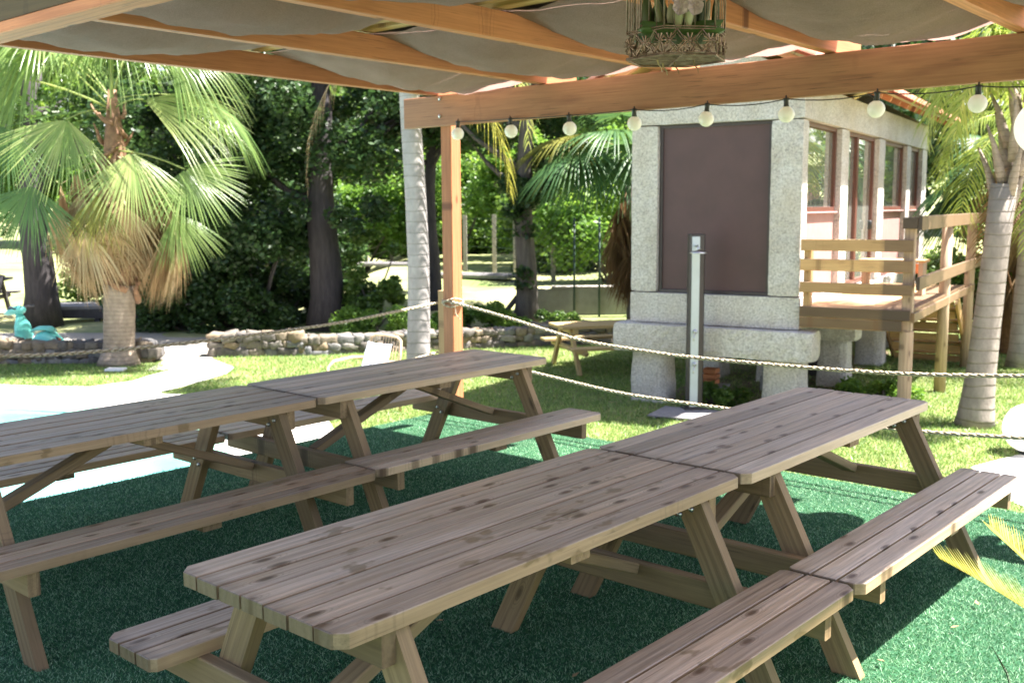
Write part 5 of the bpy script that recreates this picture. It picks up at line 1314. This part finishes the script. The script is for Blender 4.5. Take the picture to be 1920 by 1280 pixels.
# walkway and sheds at far left
wk = thing('footbridge', 'low dark timber walkway behind the fan palm, left of the dark shrubs', 'walkway', (-8.4, 22.6, GZ), R(6))
mb = MB(); mb.box(-2.2, 2.6, -.5, .5, .30, .36); mb.build('walkway_floor', M['slate'], wk)
for x in (-2, -.6, .9, 2.3):
    mb = MB(); mb.board((x, -.45, -.02), (x, -.45, 1.1 if x > 0 else .3), .1, .1, up=(0, 1, 0)); mb.build('post', M['darkwood'], wk)
mb = MB(); mb.box(-2.2, 2.6, -.53, -.505, .10, .30); mb.build('fascia', M['darkwood'], wk)
ps = thing('play_frame', 'dark timber frame with ladder rungs cut by the left edge', 'climbing frame', (-11.0, 20.8, GZ))
for x in (-.1, .55):
    mb = MB(); mb.board((x - .25, 0, 0), (x, .3, 1.6 if x < 0 else 1.1), .09, .09, up=(0, 1, 0)); mb.build('post', M['darkwood'], ps)
for z in (.3, .55, .8, 1.02):
    mb = MB(); mb.tube([(-.32 + z * .16, z * .2, z), (.30 + z * .22, z * .25, z)], .025, 6); mb.build('rung', M['darkwood'], ps, True)
# white stone slab by the palm
ob = MB(); ob.box(-.14, .14, -.09, .09, 0, .035, None, .008); o = ob.build('drain_cover', M['white'], None); o.location = (-5.95, 15.25, GZ + .012); tag(o, 'small white square cover on the grass in front of the fan palm', 'cover')
# far white house glimpsed through the trees
hs = thing('white_house', 'white house glimpsed through the tree crowns above the thick trunk', 'house', (-7.5, 78, height(-7.5, 78)))
mb = MB(); mb.box(-7, 7, -4, 4, 0, 14.5, None, .02); mb.build('wall', M['white'], hs)
mb = MB()
mb.add([(-7.6, -4.6, 14.5), (7.6, -4.6, 14.5), (7.6, 4.6, 14.5), (-7.6, 4.6, 14.5), (-6, 0, 16.6), (6, 0, 16.6)], [(0, 1, 5, 4), (2, 3, 4, 5), (1, 2, 5), (3, 0, 4), (3, 2, 1, 0)]); mb.build('roof', M['terracotta'], hs)
for x in (-5, -2, 1, 4):
    mb = MB(); mb.box(x, x + 1.1, -4.05, -4.003, 10.8, 12.4); mb.build('window', M['dark_alu'], hs)

# ================================================================== cycad in the foreground right
cy = thing('cycad', 'yellow green cycad with stiff feather fronds at the lower right corner', 'plant', (1.78, 2.72, 0))
mb = MB(); mb.lathe([(.13, 0), (.17, .02), (.185, .24), (.19, .26), (.17, .262), (.165, .22)], 24); mb.build('pot', M['terracotta'], cy, True)
mb = MB(); mb.rock((0, 0, .27), .2, .2, .16, None, .15); mb.build('stem', M['boot'], cy, True)
def cyfrond(tipx, tipy, tipz, seed, side=.125, nl=48, up_=.16):
    rs = random.Random(seed); a = Vector((0, 0, .30)); b_ = Vector((tipx, tipy, tipz)) - cy.location
    mid = a.lerp(b_, .5) + Vector((0, 0, up_)); V_ = []; F_ = []; PV = []
    def pt(t): return a * (1 - t) ** 2 + mid * 2 * t * (1 - t) + b_ * t * t
    for i in range(13):
        p = pt(i / 12); w_ = .004 * (1 - i / 14); V_ += [p - Vector((w_, 0, 0)), p + Vector((0, 0, w_)), p + Vector((w_, 0, 0))]; PV += [.9] * 3
    for i in range(12):
        c0 = i * 3; F_ += [(c0, c0 + 1, c0 + 4, c0 + 3), (c0 + 1, c0 + 2, c0 + 5, c0 + 4), (c0 + 2, c0, c0 + 3, c0 + 5)]
    for k in range(nl):
        t = .16 + .84 * k / nl; p = pt(t); tg = (pt(min(t + .02, 1)) - pt(t - .02)).normalized(); s2 = tg.cross(Vector((0, 0, 1))).normalized(); u2 = s2.cross(tg)
        for sg in (-1, 1):
            l_ = side * (math.sin(math.pi * min(t * .85 + .1, 1)) ** .5) * rs.uniform(.88, 1.08); dv = (s2 * sg * .55 + tg * .75 + u2 * .35).normalized(); wv_ = dv.cross(u2).normalized(); b0 = len(V_); pvv = rs.random()
            for j, q in enumerate((0, .5, 1)):
                c_ = p + dv * l_ * q; w2 = (.0042, .0036, .0004)[j]; V_ += [c_ - wv_ * w2, c_ + wv_ * w2]; PV += [pvv] * 2
            F_ += [(b0, b0 + 1, b0 + 3, b0 + 2), (b0 + 2, b0 + 3, b0 + 5, b0 + 4)]
    mesh_np('frond', np.array([tuple(v_) for v_ in V_]), np.array(F_), M['yellow'], cy, np.array(PV))
for k, tp_ in enumerate(((1.225, 2.86, .675), (1.46, 3.05, .70), (1.7, 3.2, .75), (2.1, 3.1, .7), (2.3, 2.7, .6), (2.1, 2.3, .6), (1.6, 2.25, .62), (1.95, 2.85, .9), (1.36, 2.45, .55))):
    cyfrond(*tp_, 10 + k, up_=.05 if k < 2 else .16)
lg = thing('strap_leaf_plant', 'thin dark green strap leaves rising at the lower right corner', 'plant', (1.40, 2.55, 0))
for k, (x, y, z) in enumerate(((-.02, .28, .42), (.03, .2, .30), (-.18, .1, .25), (.12, .3, .38), (-.1, .2, .2))):
    mb = MB(); pts = [Vector((0, 0, 0)), Vector((x * .3, y * .3, z * .55)), Vector((x * .7, y * .7, z * .9)), Vector((x, y, z))]
    mb.tube(pts, [.004, .005, .004, .0006], 4, pv=.2); mb.build('strap_leaf', M['fan_deep'], lg, True)
# fallen leaves on the turf
mb = MB(); mb.add([(-.018, 0, 0), (-.006, -.009, .004), (.02, 0, .007), (-.004, .01, .003), (-.018, 0, .001), (-.006, -.009, .005), (.02, 0, .008), (-.004, .01, .004)], [(0, 3, 2, 1), (4, 5, 6, 7), (0, 1, 5, 4), (1, 2, 6, 5), (2, 3, 7, 6), (3, 0, 4, 7)])
lf0 = mb.build('fallen_leaf', M['dead'], None)
tag(lf0, 'small tan dead leaf lying on the shaded turf', 'leaf', 'fallen leaves on the turf')
for i, (x, y) in enumerate(((.52, 3.05), (.77, 3.42), (1.0, 3.3), (1.05, 3.28), (-1.05, 3.0), (-.8, 3.2), (1.35, 3.6), (.22, 3.5), (-1.35, 3.4), (1.62, 4.3), (1.75, 3.9), (.55, 2.6), (-.3, 4.0), (-1.2, 4.9), (1.95, 4.15))):
    o = lf0 if i == 0 else lf0.copy()
    if i: col.objects.link(o)
    o.location = (x, y, .022); o.rotation_euler = (0, 0, i * 1.9)
for _x in [o for o in bpy.data.objects if o.type == 'MESH' and len(o.data.polygons) == 0]: bpy.data.objects.remove(_x)
